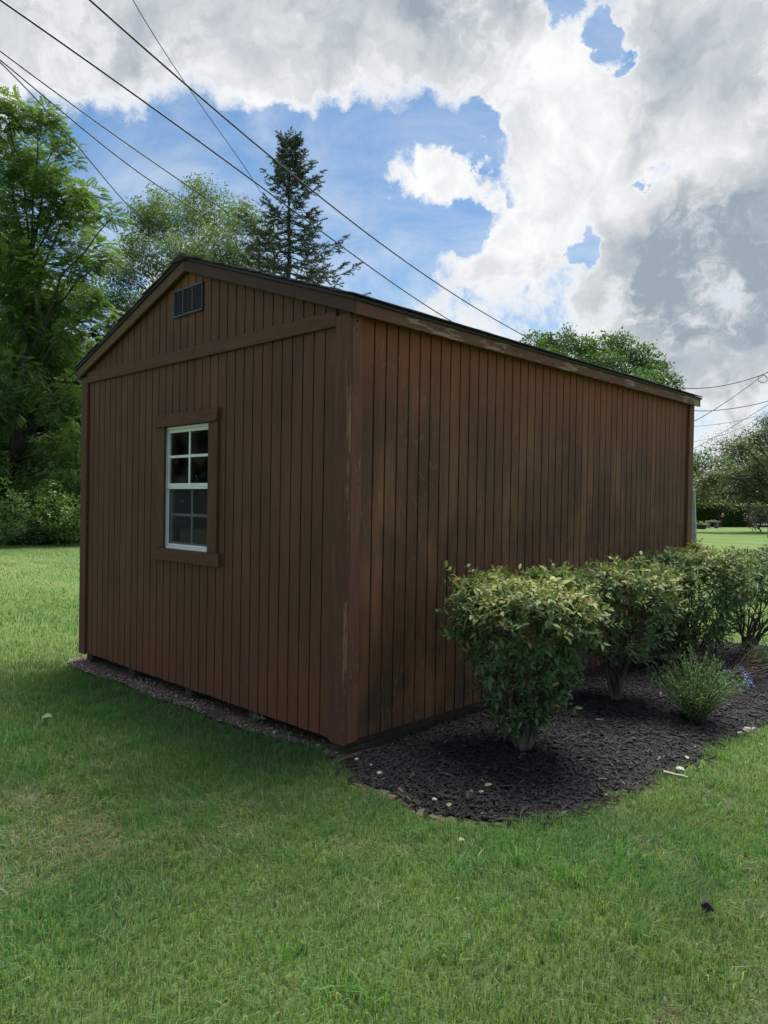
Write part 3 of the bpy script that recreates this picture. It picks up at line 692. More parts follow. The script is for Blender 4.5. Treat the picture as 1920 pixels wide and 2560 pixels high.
kx = np.repeat(cxs, 46)+r.normal(0, .035, len(cxs)*46); ky = np.repeat(cys, 46)+r.normal(0, .035, len(cxs)*46)
Vw, Fw, Cw = grass_patch(68, kx, ky, 1.55, 1.35); parts.append((Vw, Fw, Cw*np.array([.9, 1.08, .95])))
Vs = []; Fs = []; Cs = []; o_ = 0
for V, F, C in parts: Vs.append(V); Fs.append(F+o_); Cs.append(C); o_ += len(V)
tag(arrays('grass', np.concatenate(Vs), np.concatenate(Fs), GRASS, colors=np.concatenate(Cs), kind='stuff'), 'short mown green grass blades with dry straw coloured patches', 'grass')

# ------------------------------------------------------------------ leaves
leaf6 = np.array([(0, 0, 0), (0, .5, .02), (0, 1, -.08), (-.2, .32, .07), (.2, .32, .07), (-.16, .68, .05), (.16, .68, .05)])
leaf6F = np.array([(0, 1, 3), (0, 4, 1), (3, 1, 5), (1, 4, 6), (5, 1, 2), (1, 6, 2)])
leaf2 = np.array([(0, 0, 0), (-.24, .5, .06), (0, 1, -.05), (.24, .5, .06)]); leaf2F = np.array([(0, 2, 1), (0, 3, 2)])
def pinnate(n=6, droop=.35):
    V, F = [], []
    for i in range(n):
        y = .18+.82*i/(n-1)*.9; z = -droop*y*y
        for s_ in (-1, 1):
            L = .30*(1-.35*abs(i/(n-1)-.4)); o = len(V)
            V += [(0, y, z), (s_*L*.5, y+.12, z+.01), (s_*L*1.08, y+.10, z-.10*L-.05), (s_*L*.55, y-.04, z-.02)]
            F += [(o, o+1, o+2), (o, o+2, o+3)]
    o = len(V); V += [(0, .92, -droop*.85), (-.05, 1.05, -droop*1.05), (0, 1.22, -droop*1.4), (.05, 1.05, -droop*1.05)]; F += [(o, o+2, o+1), (o, o+3, o+2)]
    return np.array(V), np.array(F)
def leaf_cluster(n, L, spread, seed, asp=1.0):
    """a spray of n simple leaves around a short twig, unit length ~1"""
    r = np.random.default_rng(seed); T = leaf2*np.array([asp, 1, 1])
    pos = np.stack([r.normal(0, spread, n), r.uniform(0, 1, n), r.normal(0, spread*.8, n)], -1)
    f = np.stack([r.normal(0, .8, n), r.normal(.5, .5, n), r.normal(-.15, .5, n)], -1); up = np.stack([r.normal(0, .5, n), r.normal(0, .5, n), np.ones(n)], -1)
    V, F, C = scatter(T, leaf2F, pos, f, up, r.uniform(.7, 1.2, n)*L, np.ones((n, 3))); return V, F
def tree(name, label, base, blobs, tmpl, n_per, size, c_lo, c_hi, trunk_r=.22, bark=BARK, group=None, cat='tree', fill=.55, droop=.3, seed=1, limbs=True, fork=.35, mat=None, twigs=True, lstep=1):
    """base xyz, blobs (xyz, r); sprays sit in every blob's volume, limbs run from the trunk into the blobs"""
    r = np.random.default_rng(seed); root = empty(name); tag(root, label, cat, group)
    Vs, Fs, Cs, o = [], [], [], 0
    TV, TF = tmpl; base = np.asarray(base, float)
    cen = np.mean([b[0] for b in blobs], axis=0)
    for bp, br in blobs:
        m = max(12, int(n_per*br*br*1.0)); bp = np.asarray(bp)
        dirs = unit(r.normal(0, 1, (m, 3))); rr = (fill+(1-fill)*r.random(m))**.8*br
        wob = 1+.45*(fbm(dirs[:, 0]*2.2+bp[0], dirs[:, 2]*2.2+dirs[:, 1]+bp[2], seed, 2)-.5)
        pos = bp+dirs*(rr*wob)[:, None]*np.array([1, 1, .85])
        f = dirs*.8+unit(pos-cen)*.4+r.normal(0, .45, (m, 3)); f[:, 2] = f[:, 2]*.5-droop*r.random(m)
        up = np.stack([r.normal(0, .3, m), r.normal(0, .3, m), np.ones(m)], -1)
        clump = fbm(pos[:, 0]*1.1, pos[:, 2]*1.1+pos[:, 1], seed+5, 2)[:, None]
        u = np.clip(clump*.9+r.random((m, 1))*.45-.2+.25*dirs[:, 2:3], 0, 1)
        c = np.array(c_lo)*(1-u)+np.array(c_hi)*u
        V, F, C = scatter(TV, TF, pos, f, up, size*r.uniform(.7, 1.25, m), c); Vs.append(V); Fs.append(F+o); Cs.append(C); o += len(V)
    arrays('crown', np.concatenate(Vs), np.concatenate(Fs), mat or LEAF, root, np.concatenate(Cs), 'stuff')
    if limbs:
        tops = np.array([b[0] for b in blobs]); top = np.array([base[0]*.5+cen[0]*.5, base[1]*.5+cen[1]*.5, tops[:, 2].max()-.3*(tops[:, 2].max()-base[2])])
        ts = np.linspace(0, 1, 9)[:, None]; tp = base+(top-base)*ts+np.concatenate([[[0, 0, 0]], r.normal(0, .12, (8, 3))])*np.array([1, 1, .2])
        pr = [tube_arrays(tp, trunk_r*(1-.78*ts[:, 0])*(1+.5*np.exp(-ts[:, 0]*14)), 8)]
        for bp, br in blobs[::lstep]:
            bp = np.asarray(bp); h = max(bp[2]-np.linalg.norm(bp[:2]-base[:2])*.8-.5, base[2]+fork*(top[2]-base[2])*.8); h = min(h, top[2])
            k = (h-base[2])/(top[2]-base[2]); s0 = base+(top-base)*k
            u = np.linspace(0, 1, 7)[:, None]; q_ = s0+(bp-s0)*u; q_[:, 2] += np.sin(u[:, 0]*np.pi)*.12*np.linalg.norm(bp-s0); q_[1:-1] += r.normal(0, .06, (5, 3))
            pr.append(tube_arrays(q_, trunk_r*.26*(1-.85*u[:, 0])*(1-.5*k)+.008, 5))
            if twigs:
                for _ in range(4):
                    e_ = bp+unit(r.normal(0, 1, 3))*br*.85; u4 = np.linspace(0, 1, 4)[:, None]
                    pr.append(tube_arrays(q_[4]+(e_-q_[4])*u4+r.normal(0, .04, (4, 3)), .022*(1-.8*u4[:, 0])+.004, 4))
        V, F = merge(pr); arrays('trunk', V, F, bark, root, smooth=True)
    return root
def px_blobs(lst, dep, jitter=1.2, seed=0):
    r = np.random.default_rng(seed); out = []
    for x, y, rr in lst:
        d = dep+r.uniform(-jitter, jitter); out.append((at_depth(x, y, d), rr*S/FPX*d))
    return out
def clumpy(blobs, k, f=.50, seed=0):
    r = np.random.default_rng(seed); out = []
    for bp, br in blobs:
        for d in unit(r.normal(0, 1, (k, 3))): out.append((bp+d*br*r.uniform(.45, .75)*np.array([1, 1, .85]), br*f*r.uniform(.75, 1.2)))
    return out
def ground_under(x, dep): 
    p_ = at_depth(x, 1100, dep); return np.array([p_[0], p_[1], GZ-.1])

PIN = pinnate(6); PIN7 = pinnate(7, .5)
left_blobs = [(30, 240, 55), (95, 265, 50), (60, 330, 80), (135, 325, 42), (-40, 330, 90), (20, 430, 95), (120, 420, 70), (195, 425, 48), (150, 480, 65), (228, 470, 34), (55, 530, 110), (165, 560, 65), (225, 545, 38), (-40, 560, 120),
              (20, 650, 110), (130, 650, 85), (205, 640, 42), (238, 690, 26), (70, 760, 110), (165, 745, 62), (215, 760, 34), (-30, 790, 130), (40, 880, 120), (140, 860, 75), (190, 850, 40), (60, 980, 110), (150, 960, 70), (-30, 960, 110), (185, 930, 40), (20, 1050, 90), (120, 1050, 75), (185, 1040, 50)]
tree('broadleaf_tree', 'tall dark green tree with long feathery leaves at the wood edge beyond the lawn', ground_under(20, 26.5), clumpy(px_blobs(left_blobs, 25.5, 2.2, 3), 6, .46, 3), PIN, 250, .32, (.058, .125, .046), (.19, .285, .095), .26, seed=3, fill=.3, droop=.1, twigs=False, lstep=9)
tree('broadleaf_tree', 'big dark backing tree behind the feathery leaved tree', ground_under(60, 31), px_blobs([(-60, 500, 130), (40, 620, 130), (150, 720, 110), (30, 820, 140), (160, 880, 110), (60, 980, 130), (180, 1010, 90), (-80, 800, 150), (250, 780, 60), (240, 900, 90)], 30.5, 1.5, 4), PIN, 75, .70, (.040, .095, .036), (.10, .19, .058), .3, seed=4, fill=.3, droop=.5)
FINE = leaf_cluster(11, .24, .20, 5, .75)
mid_blobs = [(285, 520, 40), (308, 470, 40), (335, 430, 30), (345, 480, 48), (400, 455, 50), (438, 420, 36), (455, 470, 52), (505, 470, 42), (540, 520, 44), (290, 590, 46), (350, 550, 58), (415, 530, 58), (480, 530, 56), (545, 580, 46), (300, 660, 50), (370, 620, 55), (440, 600, 55), (500, 590, 50), (265, 560, 30), (560, 640, 50), (330, 730, 60), (450, 700, 70), (560, 740, 60), (250, 640, 40), (330, 850, 70), (470, 850, 80)]
tree('broadleaf_tree', 'airy pale green tree with fine narrow leaves and pale trunks behind the gable', ground_under(400, 34), clumpy(px_blobs(mid_blobs, 33.5, 2.0, 6), 5, .48, 6), FINE, 170, .62, (.070, .125, .048), (.19, .26, .11), .16, PALEBARK, seed=6, fill=.15, droop=.3, fork=.3, lstep=6)
BROAD = leaf_cluster(9, .34, .24, 8, 1.25)
maple_blobs = [(1165, 745, 28), (1205, 735, 36), (1245, 745, 42), (1290, 765, 42), (1335, 748, 38), (1375, 775, 42), (1415, 800, 34), (1440, 825, 26), (1190, 780, 40), (1250, 800, 50), (1320, 805, 55), (1390, 830, 45), (1445, 860, 34), (1290, 860, 70), (1380, 890, 60), (1200, 850, 60), (1440, 920, 40), (1300, 940, 70)]
tree('broadleaf_tree', 'rounded dense green tree showing above the eave behind the shed', ground_under(1310, 29), clumpy(px_blobs(maple_blobs, 28.5, 1.6, 9), 7, .55, 9), BROAD, 170, .36, (.034, .085, .032), (.11, .20, .062), .22, seed=9, fill=.3, droop=.15, lstep=5)

# ------------------------------------------------------------------ spruce
def spruce():
    r = np.random.default_rng(12); dep = 28.0
    top = at_depth(627, 296, dep); base = np.array([top[0]+.1, top[1], GZ-.1]); H = top[2]-base[2]
    root = empty('spruce_tree'); tag(root, 'dark blue green spruce with ragged tiers standing behind the shed roof', 'tree')
    tz = np.linspace(0, 1, 14)[:, None]; tp = base+(top-base)*tz+np.concatenate([r.normal(0, .03, (13, 3)), [[0, 0, 0]]])*np.array([1, 1, 0])
    wood = [tube_arrays(tp, .20*(1-tz[:, 0])+.012, 8)]
    ndl_p, ndl_f, ndl_s = [], [], []
    z = H*.22
    while z < H-.15:
        below = H-z; L0 = min(.46*below**.92+.16, 4.2); nb = int(r.integers(4, 7)); a0 = r.uniform(0, 6.28)
        for i in range(nb):
            L = L0*r.uniform(.42, 1.2)
            if r.random() < .10: L *= 1.35
            if below < 1.2: L = .28+.18*r.random()
            an = a0+i*6.283/nb+r.normal(0, .25); dh = np.array([math.cos(an), math.sin(an), 0])
            s0 = base+(top-base)*(z/H); u = np.linspace(0, 1, 8)
            rise = (.45 if below < 2.5 else .10)*L; sag = (.05 if below < 2.5 else .28)*L
            bp = s0+dh*(u*L)[:, None]; bp[:, 2] += rise*u - sag*np.sin(u*np.pi*.5)**1.0*(1-u*.35) + .18*L*u**3
            bp[1:] += r.normal(0, .03*L**.5, (7, 3))*.6
            wood.append(tube_arrays(bp, .026*(1-.8*u)*max(.35, min(1, below/6))+.004, 4))
            nt_ = int(8+L*11)
            for k in range(nt_):
                q = r.uniform(.18, 1.0)**.8; p0 = np.array([np.interp(q, u, bp[:, c_]) for c_ in range(3)])
                sd = np.cross(dh, (0, 0, 1))*r.choice((-1, 1)); tl = (.16+.34*(1-q)*min(L, 2)*.6)*r.uniform(.6, 1.3)+.05
                td = unit(dh*r.uniform(.3, .9)+sd*r.uniform(.25, 1.0)+np.array([0, 0, r.normal(.0, .28)]))
                if k < 2: td = unit(dh+np.array([0, 0, .25])); p0 = bp[-1]-dh*.1; tl = .30
                wood.append(tube_arrays(np.array([p0, p0+td*tl*.5, p0+td*tl]), np.array([.008, .006, .004]), 3))
                m = int(14+tl*52)
                s_ = r.uniform(0, 1, m); ndl_p.append(p0+td*(s_*tl)[:, None])
                rnd = unit(r.normal(0, 1, (m, 3))); ndl_f.append(td*.75+rnd*.8+np.array([0, 0, .12])); ndl_s.append(r.uniform(.055, .115, m))
        z += r.uniform(.16, .34)*(1 if below > 2 else .7)
    p_ = np.concatenate(ndl_p); f_ = np.concatenate(ndl_f); s_ = np.concatenate(ndl_s); N = len(p_)
    T = np.array([(-.13, 0, 0), (.13, 0, 0), (0, 1, 0)]); TF = np.array([(0, 1, 2)])
    u = r.random((N, 1)); cl = np.array([.038, .064, .042])*(1-u)+np.array([.100, .135, .088])*u
    V, F, C = scatter(T, TF, p_, f_, r.normal(0, 1, (N, 3)), s_, cl)
    arrays('crown', V, F, NEEDLE, root, C, 'stuff'); V, F = merge(wood); arrays('trunk', V, F, BARK, root, smooth=True)
spruce()

# ------------------------------------------------------------------ undergrowth at the wood's edge, far trees on the right
def src(x, y): return (x/S, y/S)
SHR = leaf_cluster(8, .36, .22, 15, 1.3)
for i, (bl, lab, lo, hi) in enumerate([
    ([(10, 1090, 45), (45, 1120, 40), (5, 1145, 35), (-45, 1110, 60), (50, 1155, 28)], 'dark green leafy shrub under the feathery leaved tree', (.050, .11, .034), (.12, .20, .055)),
    ([(95, 1070, 38), (130, 1085, 38), (80, 1100, 36), (110, 1125, 40), (140, 1120, 30)], 'bright yellow green shrub at the wood edge beside the shed', (.085, .16, .036), (.20, .29, .070)),
    ([(150, 1090, 34), (185, 1110, 38), (165, 1140, 34), (215, 1120, 50), (260, 1120, 50)], 'green shrub at the wood edge partly hidden by the shed', (.065, .13, .034), (.15, .24, .06))]):
    tree('shrub', lab, at_z(bl[0][0]+30, 1172, GZ)*np.array([1, 1, 0])+np.array([0, 0, GZ]), clumpy(px_blobs(bl, 21.8+i*.5, .8, 30+i), 4, .55, 30+i), SHR, 150, .30, lo, hi, .05, group='shrubs along the wood edge', cat='shrub', seed=30+i, fill=.3, fork=.1, twigs=False, lstep=4)
# ground ivy and low plants at the foot of the wood
r = np.random.default_rng(77); N = 9000
tx = r.uniform(-60, 260, N); dpt = 22.0+tx*.008+np.abs(r.normal(0, .5, N))+r.uniform(0, 2.5, N)
pp = np.array([at_depth(x, 1100, d_) for x, d_ in zip(tx, dpt)]); pp[:, 2] = GZ+np.abs(r.normal(0, .16, N))*np.clip((dpt-21.7), .1, 1.6)
u = r.random((N, 1)); cl = np.array([.04, .085, .03])*(1-u)+np.array([.10, .17, .05])*u
V, F, C = scatter(leaf2*np.array([1.5, 1, 1]), leaf2F, pp, r.normal(0, 1, (N, 3))+np.array([0, 0, .4]), np.tile([0, 0, 1.0], (N, 1))+r.normal(0, .3, (N, 3)), r.uniform(.08, .2, N), cl)
tag(arrays('undergrowth', V, F, LEAF, colors=C, kind='stuff'), 'low dark leafy undergrowth where the lawn meets the wood', 'undergrowth')

def sb(lst, dep, jit, seed): return px_blobs([(x/S, y/S, rr/S) for x, y, rr in lst], dep, jit, seed)
FAR = leaf_cluster(12, .30, .24, 21, 1.1)
tree('broadleaf_tree', 'mid green rounded tree behind the clipped hedge', ground_under(1800/S, 62), sb([(1735, 1150, 24), (1765, 1145, 22), (1795, 1155, 24), (1825, 1175, 22), (1750, 1185, 30), (1790, 1200, 30), (1720, 1170, 40), (1830, 1215, 30), (1690, 1200, 40)], 62, 1.5, 41), FAR, 60, .85, (.045, .085, .030), (.10, .15, .055), .25, seed=41, fill=.25)
tree('broadleaf_tree', 'very dark round crowned tree behind the hedge and the arching tree', ground_under(1860/S, 70), sb([(1825, 1140, 22), (1850, 1125, 26), (1880, 1120, 30), (1910, 1120, 35), (1860, 1160, 30), (1890, 1165, 30), (1940, 1130, 50), (1840, 1170, 24)], 70, 2, 42), FAR, 55, 1.0, (.014, .030, .020), (.035, .062, .035), .3, seed=42, fill=.25)
arch = sb([(1745, 1210, 22), (1770, 1200, 20), (1800, 1195, 22), (1830, 1190, 24), (1860, 1180, 26), (1890, 1165, 28), (1915, 1140, 30), (1760, 1225, 18), (1815, 1215, 24), (1850, 1210, 24), (1885, 1205, 26), (1915, 1190, 30), (1900, 1085, 20), (1875, 1105, 18), (1925, 1060, 26), (1850, 1120, 15), (1905, 1235, 24), (1870, 1232, 16), (1950, 1150, 50), (1960, 1220, 45)], 46, 1.5, 43)
tree('broadleaf_tree', 'olive green spreading tree with dark arching limbs in front of the hedge', ground_under(1990/S, 46), clumpy(arch, 4, .55, 43), FAR, 62, .62, (.055, .082, .034), (.125, .155, .068), .30, seed=43, fill=.2, droop=.4, fork=.25, lstep=4)
WISP = leaf_cluster(6, .22, .3, 22, .7)
tree('broadleaf_tree', 'thin wispy tree with bare looking twigs against the pale sky', ground_under(1815/S, 66), sb([(1795, 1100, 14), (1815, 1090, 16), (1840, 1100, 16), (1780, 1118, 10), (1860, 1080, 14)], 66, 1, 44), WISP, 20, .9, (.09, .10, .06), (.16, .16, .11), .12, seed=44, fill=.1, twigs=True)
tree('conifer_tree', 'dark conifer standing behind the olive green arching tree', ground_under(1945/S, 40), sb([(1925, 1040, 16), (1912, 1060, 12), (1940, 1070, 26), (1918, 1085, 14), (1945, 1110, 30), (1945, 1180, 30)], 40, .6, 45), leaf_cluster(18, .16, .16, 25, .5), 70, .55, (.018, .030, .020), (.045, .065, .040), .15, seed=45, fill=.2)
tree('shrub', 'yellow green rounded shrub peeping over the hedge', ground_under(1800/S, 58), sb([(1770, 1255, 14), (1790, 1248, 14), (1810, 1250, 16), (1832, 1256, 12)], 58, .5, 46), FAR, 60, .6, (.07, .10, .028), (.14, .18, .05), .08, cat='shrub', seed=46, fill=.3, twigs=False)
tree('shrub', 'grey purple shrub standing before the hedge under the arching tree', ground_under(1900/S, 48), sb([(1888, 1268, 12), (1905, 1262, 14), (1895, 1285, 14), (1915, 1285, 18), (1884, 1296, 10), (1908, 1304, 12)], 48, .4, 47), FAR, 60, .5, (.045, .045, .050), (.14, .15, .15), .06, cat='shrub', seed=47, fill=.3, twigs=False)

def hedge():
    r = np.random.default_rng(51); a = at_z(1700/S, 1316.5/S, GZ); b_ = at_z(1960/S, 1318.5/S, GZ)
    a[2] = b_[2] = GZ
    dep = (b_-a); L = np.linalg.norm(dep[:2]); ax = dep/np.linalg.norm(dep); nrm = np.array([ax[1], -ax[0], 0])
    if nrm@(CAM-a) < 0: nrm = -nrm
    root = empty('clipped_hedge'); tag(root, 'long clipped dark green hedge at the back of the lawn', 'hedge')
    N = 24000; u = r.uniform(0, L, N); top = r.random(N) < .35; h = 1.75
    zt = h+.06*(fbm(u*.6, u*0, 3, 2)-.5)
    pz = np.where(top, zt+r.normal(0, .03, N), r.uniform(0, 1, N)*zt); dd = np.where(top, r.uniform(-1.2, 0, N), r.normal(0, .05, N)-.04)
    pos = a+ax*u[:, None]+nrm*dd[:, None]; pos[:, 2] = GZ+pz
    f = nrm*.6+r.normal(0, .6, (N, 3))+np.array([0, 0, .3]); uu = r.random((N, 1))
    cl = np.array([.040, .075, .032])*(1-uu)+np.array([.085, .135, .052])*uu; cl = np.where(top[:, None], cl*1.6, cl)
    V, F, C = scatter(leaf2*np.array([1.4, 1, 1]), leaf2F, pos, f, r.normal(0, 1, (N, 3)), r.uniform(.10, .2, N), cl)
    arrays('foliage', V, F, LEAF, root, C, 'stuff')
    M = Matrix(((ax[0], nrm[0], 0, a[0]), (ax[1], nrm[1], 0, a[1]), (ax[2], nrm[2], 1, a[2]), (0, 0, 0, 1)))
    c_ = hull('core', [tuple(M @ Vector(p_)) for p_ in cham(0, L, -1.15, -.10, 0, h-.05, .1)], plain('hedge_core', (.012, .022, .010), 1), root)
    return a, ax, nrm
ha, hax, hn = hedge()
STONE = plain('weathered_stone', (.20, .19, .17), .9, 0, .3, 6, .4)
def table():
    c_ = at_z(1782/S, 1320.5/S, GZ); x, y = c_[0], c_[1]; root = empty('stone_table'); tag(root, 'low grey stone garden table standing before the hedge', 'table')
    ux = RGT[:2]/np.linalg.norm(RGT[:2]); uy = np.array([-ux[1], ux[0]])
    def bx(nm, u0, u1, v0, v1, z0, z1, m=STONE):
        pts = [(x+ux[0]*u+uy[0]*v, y+ux[1]*u+uy[1]*v, GZ+z) for u, v, z in cham(u0, u1, v0, v1, z0, z1, .015)]; return hull(nm, pts, m, root)
    bx('table_top', -.45, .45, -.3, .3, .44, .54); bx('leg', -.40, -.27, -.2, .2, 0, .4395); bx('leg', .18, .36, -.2, .2, 0, .4395); bx('dish', -.12, .16, -.14, .14, .5405, .61)
table()
def planter():
    c_ = at_z(1752/S, 1322.5/S, GZ); root = empty('planter'); tag(root, 'dark low planter with pale flowers beside the stone table', 'planter')
    an = np.linspace(0, 6.283, 11)[:-1]
    hull('pot', [(c_[0]+rr*math.cos(a), c_[1]+rr*math.sin(a), GZ+z) for a in an for rr, z in ((.34, 0), (.42, .3))], plain('pot_dark', (.03, .028, .028), .8), root)
    r = np.random.default_rng(5); N = 260; pos = np.stack([c_[0]+r.normal(0, .2, N), c_[1]+r.normal(0, .2, N), GZ+.3+np.abs(r.normal(0, .08, N))], -1)
    k = r.random(N) < .4; cl = np.where(k[:, None], np.array([.42, .36, .18]), np.array([.09, .13, .05]))
    V, F, C = scatter(leaf2*np.array([1.6, 1, 1]), leaf2F, pos, r.normal(0, 1, (N, 3))+np.array([0, 0, .6]), r.normal(0, 1, (N, 3)), r.uniform(.06, .12, N), cl); arrays('flowers', V, F, LEAF, root, C, 'stuff')
planter()
def orange_marker():
    p_ = at_z(1806/S, 1320/S, GZ); d = np.linalg.norm(p_-CAM); k = d/FPX; root = empty('garden_ornament')
    tag(root, 'small orange ornament on a thin stake against the hedge', 'ornament'); OR = plain('orange_paint', (.50, .15, .05), .6)
    zc = CAM[2]-(1286-1271)*k; ux = RGT/np.linalg.norm(RGT)
    hull('body', [tuple(np.array([p_[0], p_[1], zc])+ux*a*k+FWD*b_*.05+np.array([0, 0, c_*k])) for a, c_ in ((-2.4, -4), (2.6, -4.3), (3.0, -1), (1.6, 3), (.6, 4.6), (-.4, 3.6), (-1.8, .4)) for b_ in (-1, 1)], OR, root)
    V, F = tube_arrays(np.array([[p_[0], p_[1], GZ-.05], [p_[0], p_[1], (GZ+zc)/2], [p_[0], p_[1], zc-3.8*k]]), .012, 6); arrays('stake', V, F, plain('stake_wood', (.08, .06, .04)), root)
orange_marker()
def rail():
    p_ = at_z(1907/S, 1321/S, GZ); ux = np.array([*RGT[:2], 0])/np.linalg.norm(RGT[:2]); root = empty('low_bench'); tag(root, 'low pale grey bench beside the grey purple shrub', 'bench')
    PALE = plain('pale_bench', (.45, .48, .48), .7); n_ = np.array([-ux[1], ux[0], 0])
    def bx(nm, u0, u1, v0, v1, z0, z1): return hull(nm, [tuple(np.array([p_[0], p_[1], GZ])+ux*u+n_*v+np.array([0, 0, z])) for u, v, z in cham(u0, u1, v0, v1, z0, z1, .01)], PALE, root)
    bx('seat', -.75, 1.6, -.2, .2, .24, .34); bx('leg', -.65, -.5, -.18, .18, 0, .2395); bx('leg', 1.3, 1.45, -.18, .18, 0, .2395)
rail()
def post():
    p_ = at_z(1737/S, 1371/S, GZ); root = empty('leaning_post'); tag(root, 'leaning grey timber post with a pale green strip beyond the shed corner', 'post')
    ux = np.array([*RGT[:2], 0])/np.linalg.norm(RGT[:2]); k = np.linalg.norm(p_-CAM)/FPX; n_ = np.array([-ux[1], ux[0], 0])
    lean = -7.5*k; Ht = 132*k
    def pr(nm, u0, u1, v0, v1, m): return hull(nm, [tuple(np.array([p_[0], p_[1], GZ-.05])+ux*(u*k+(lean if z else 0))+n_*v+np.array([0, 0, z])) for u in (u0, u1) for v in (v0, v1) for z in (0, Ht+.05)], m, root)
    pr('post_body', -9, 3.4, 0, .2, bark_mat('grey_post', (.13, .125, .12), (.24, .23, .22))); pr('green_strip', 3.5, 6.4, .02, .12, plain('pale_green_paint', (.36, .48, .40), .6))
post()
# dark pole just inside the right frame edge
pz = at_z(1921/S, 1345/S, GZ); V, F = tube_arrays(np.array([[pz[0], pz[1], GZ-.1], [pz[0], pz[1], .5], [pz[0], pz[1], 1.25]]), .045, 8)
tag(arrays('thin_post', V, F, plain('dark_post', (.02, .02, .022))), 'thin dark metal post standing alone on the far lawn', 'post')
# wood beyond, reads as one mass
r = np.random.default_rng(91); N = 30000; d0 = math.atan2(FWD[1], FWD[0])
th = np.concatenate([r.uniform(-1.25, -.20, N//2), r.uniform(.36, 1.3, N//2)]); dd = np.where(th < 0, r.uniform(76, 84, N), r.uniform(36, 46, N))
hh = np.where(th < 0, 5.0, 8.5)*(.6+.8*fbm(th*14, th*0, 92, 3)); pp = np.stack([CAM[0]+dd*np.cos(d0+th), CAM[1]+dd*np.sin(d0+th), GZ+r.random(N)**.8*hh], -1)
u = fbm(pp[:, 0]*.5, pp[:, 2]*.7+pp[:, 1]*.5, 93, 2)[:, None]; cl = np.array([.022, .045, .018])*(1-u)+np.array([.08, .12, .04])*u
V, F, C = scatter(leaf2*np.array([1.6, 1, 1]), leaf2F, pp, r.normal(0, 1, (N, 3)), r.normal(0, 1, (N, 3)), r.uniform(.5, 1.1, N), cl)
tag(arrays('woodland', V, F, LEAF, colors=C, kind='stuff'), 'distant dark green woodland closing the view behind the lawn', 'woodland')

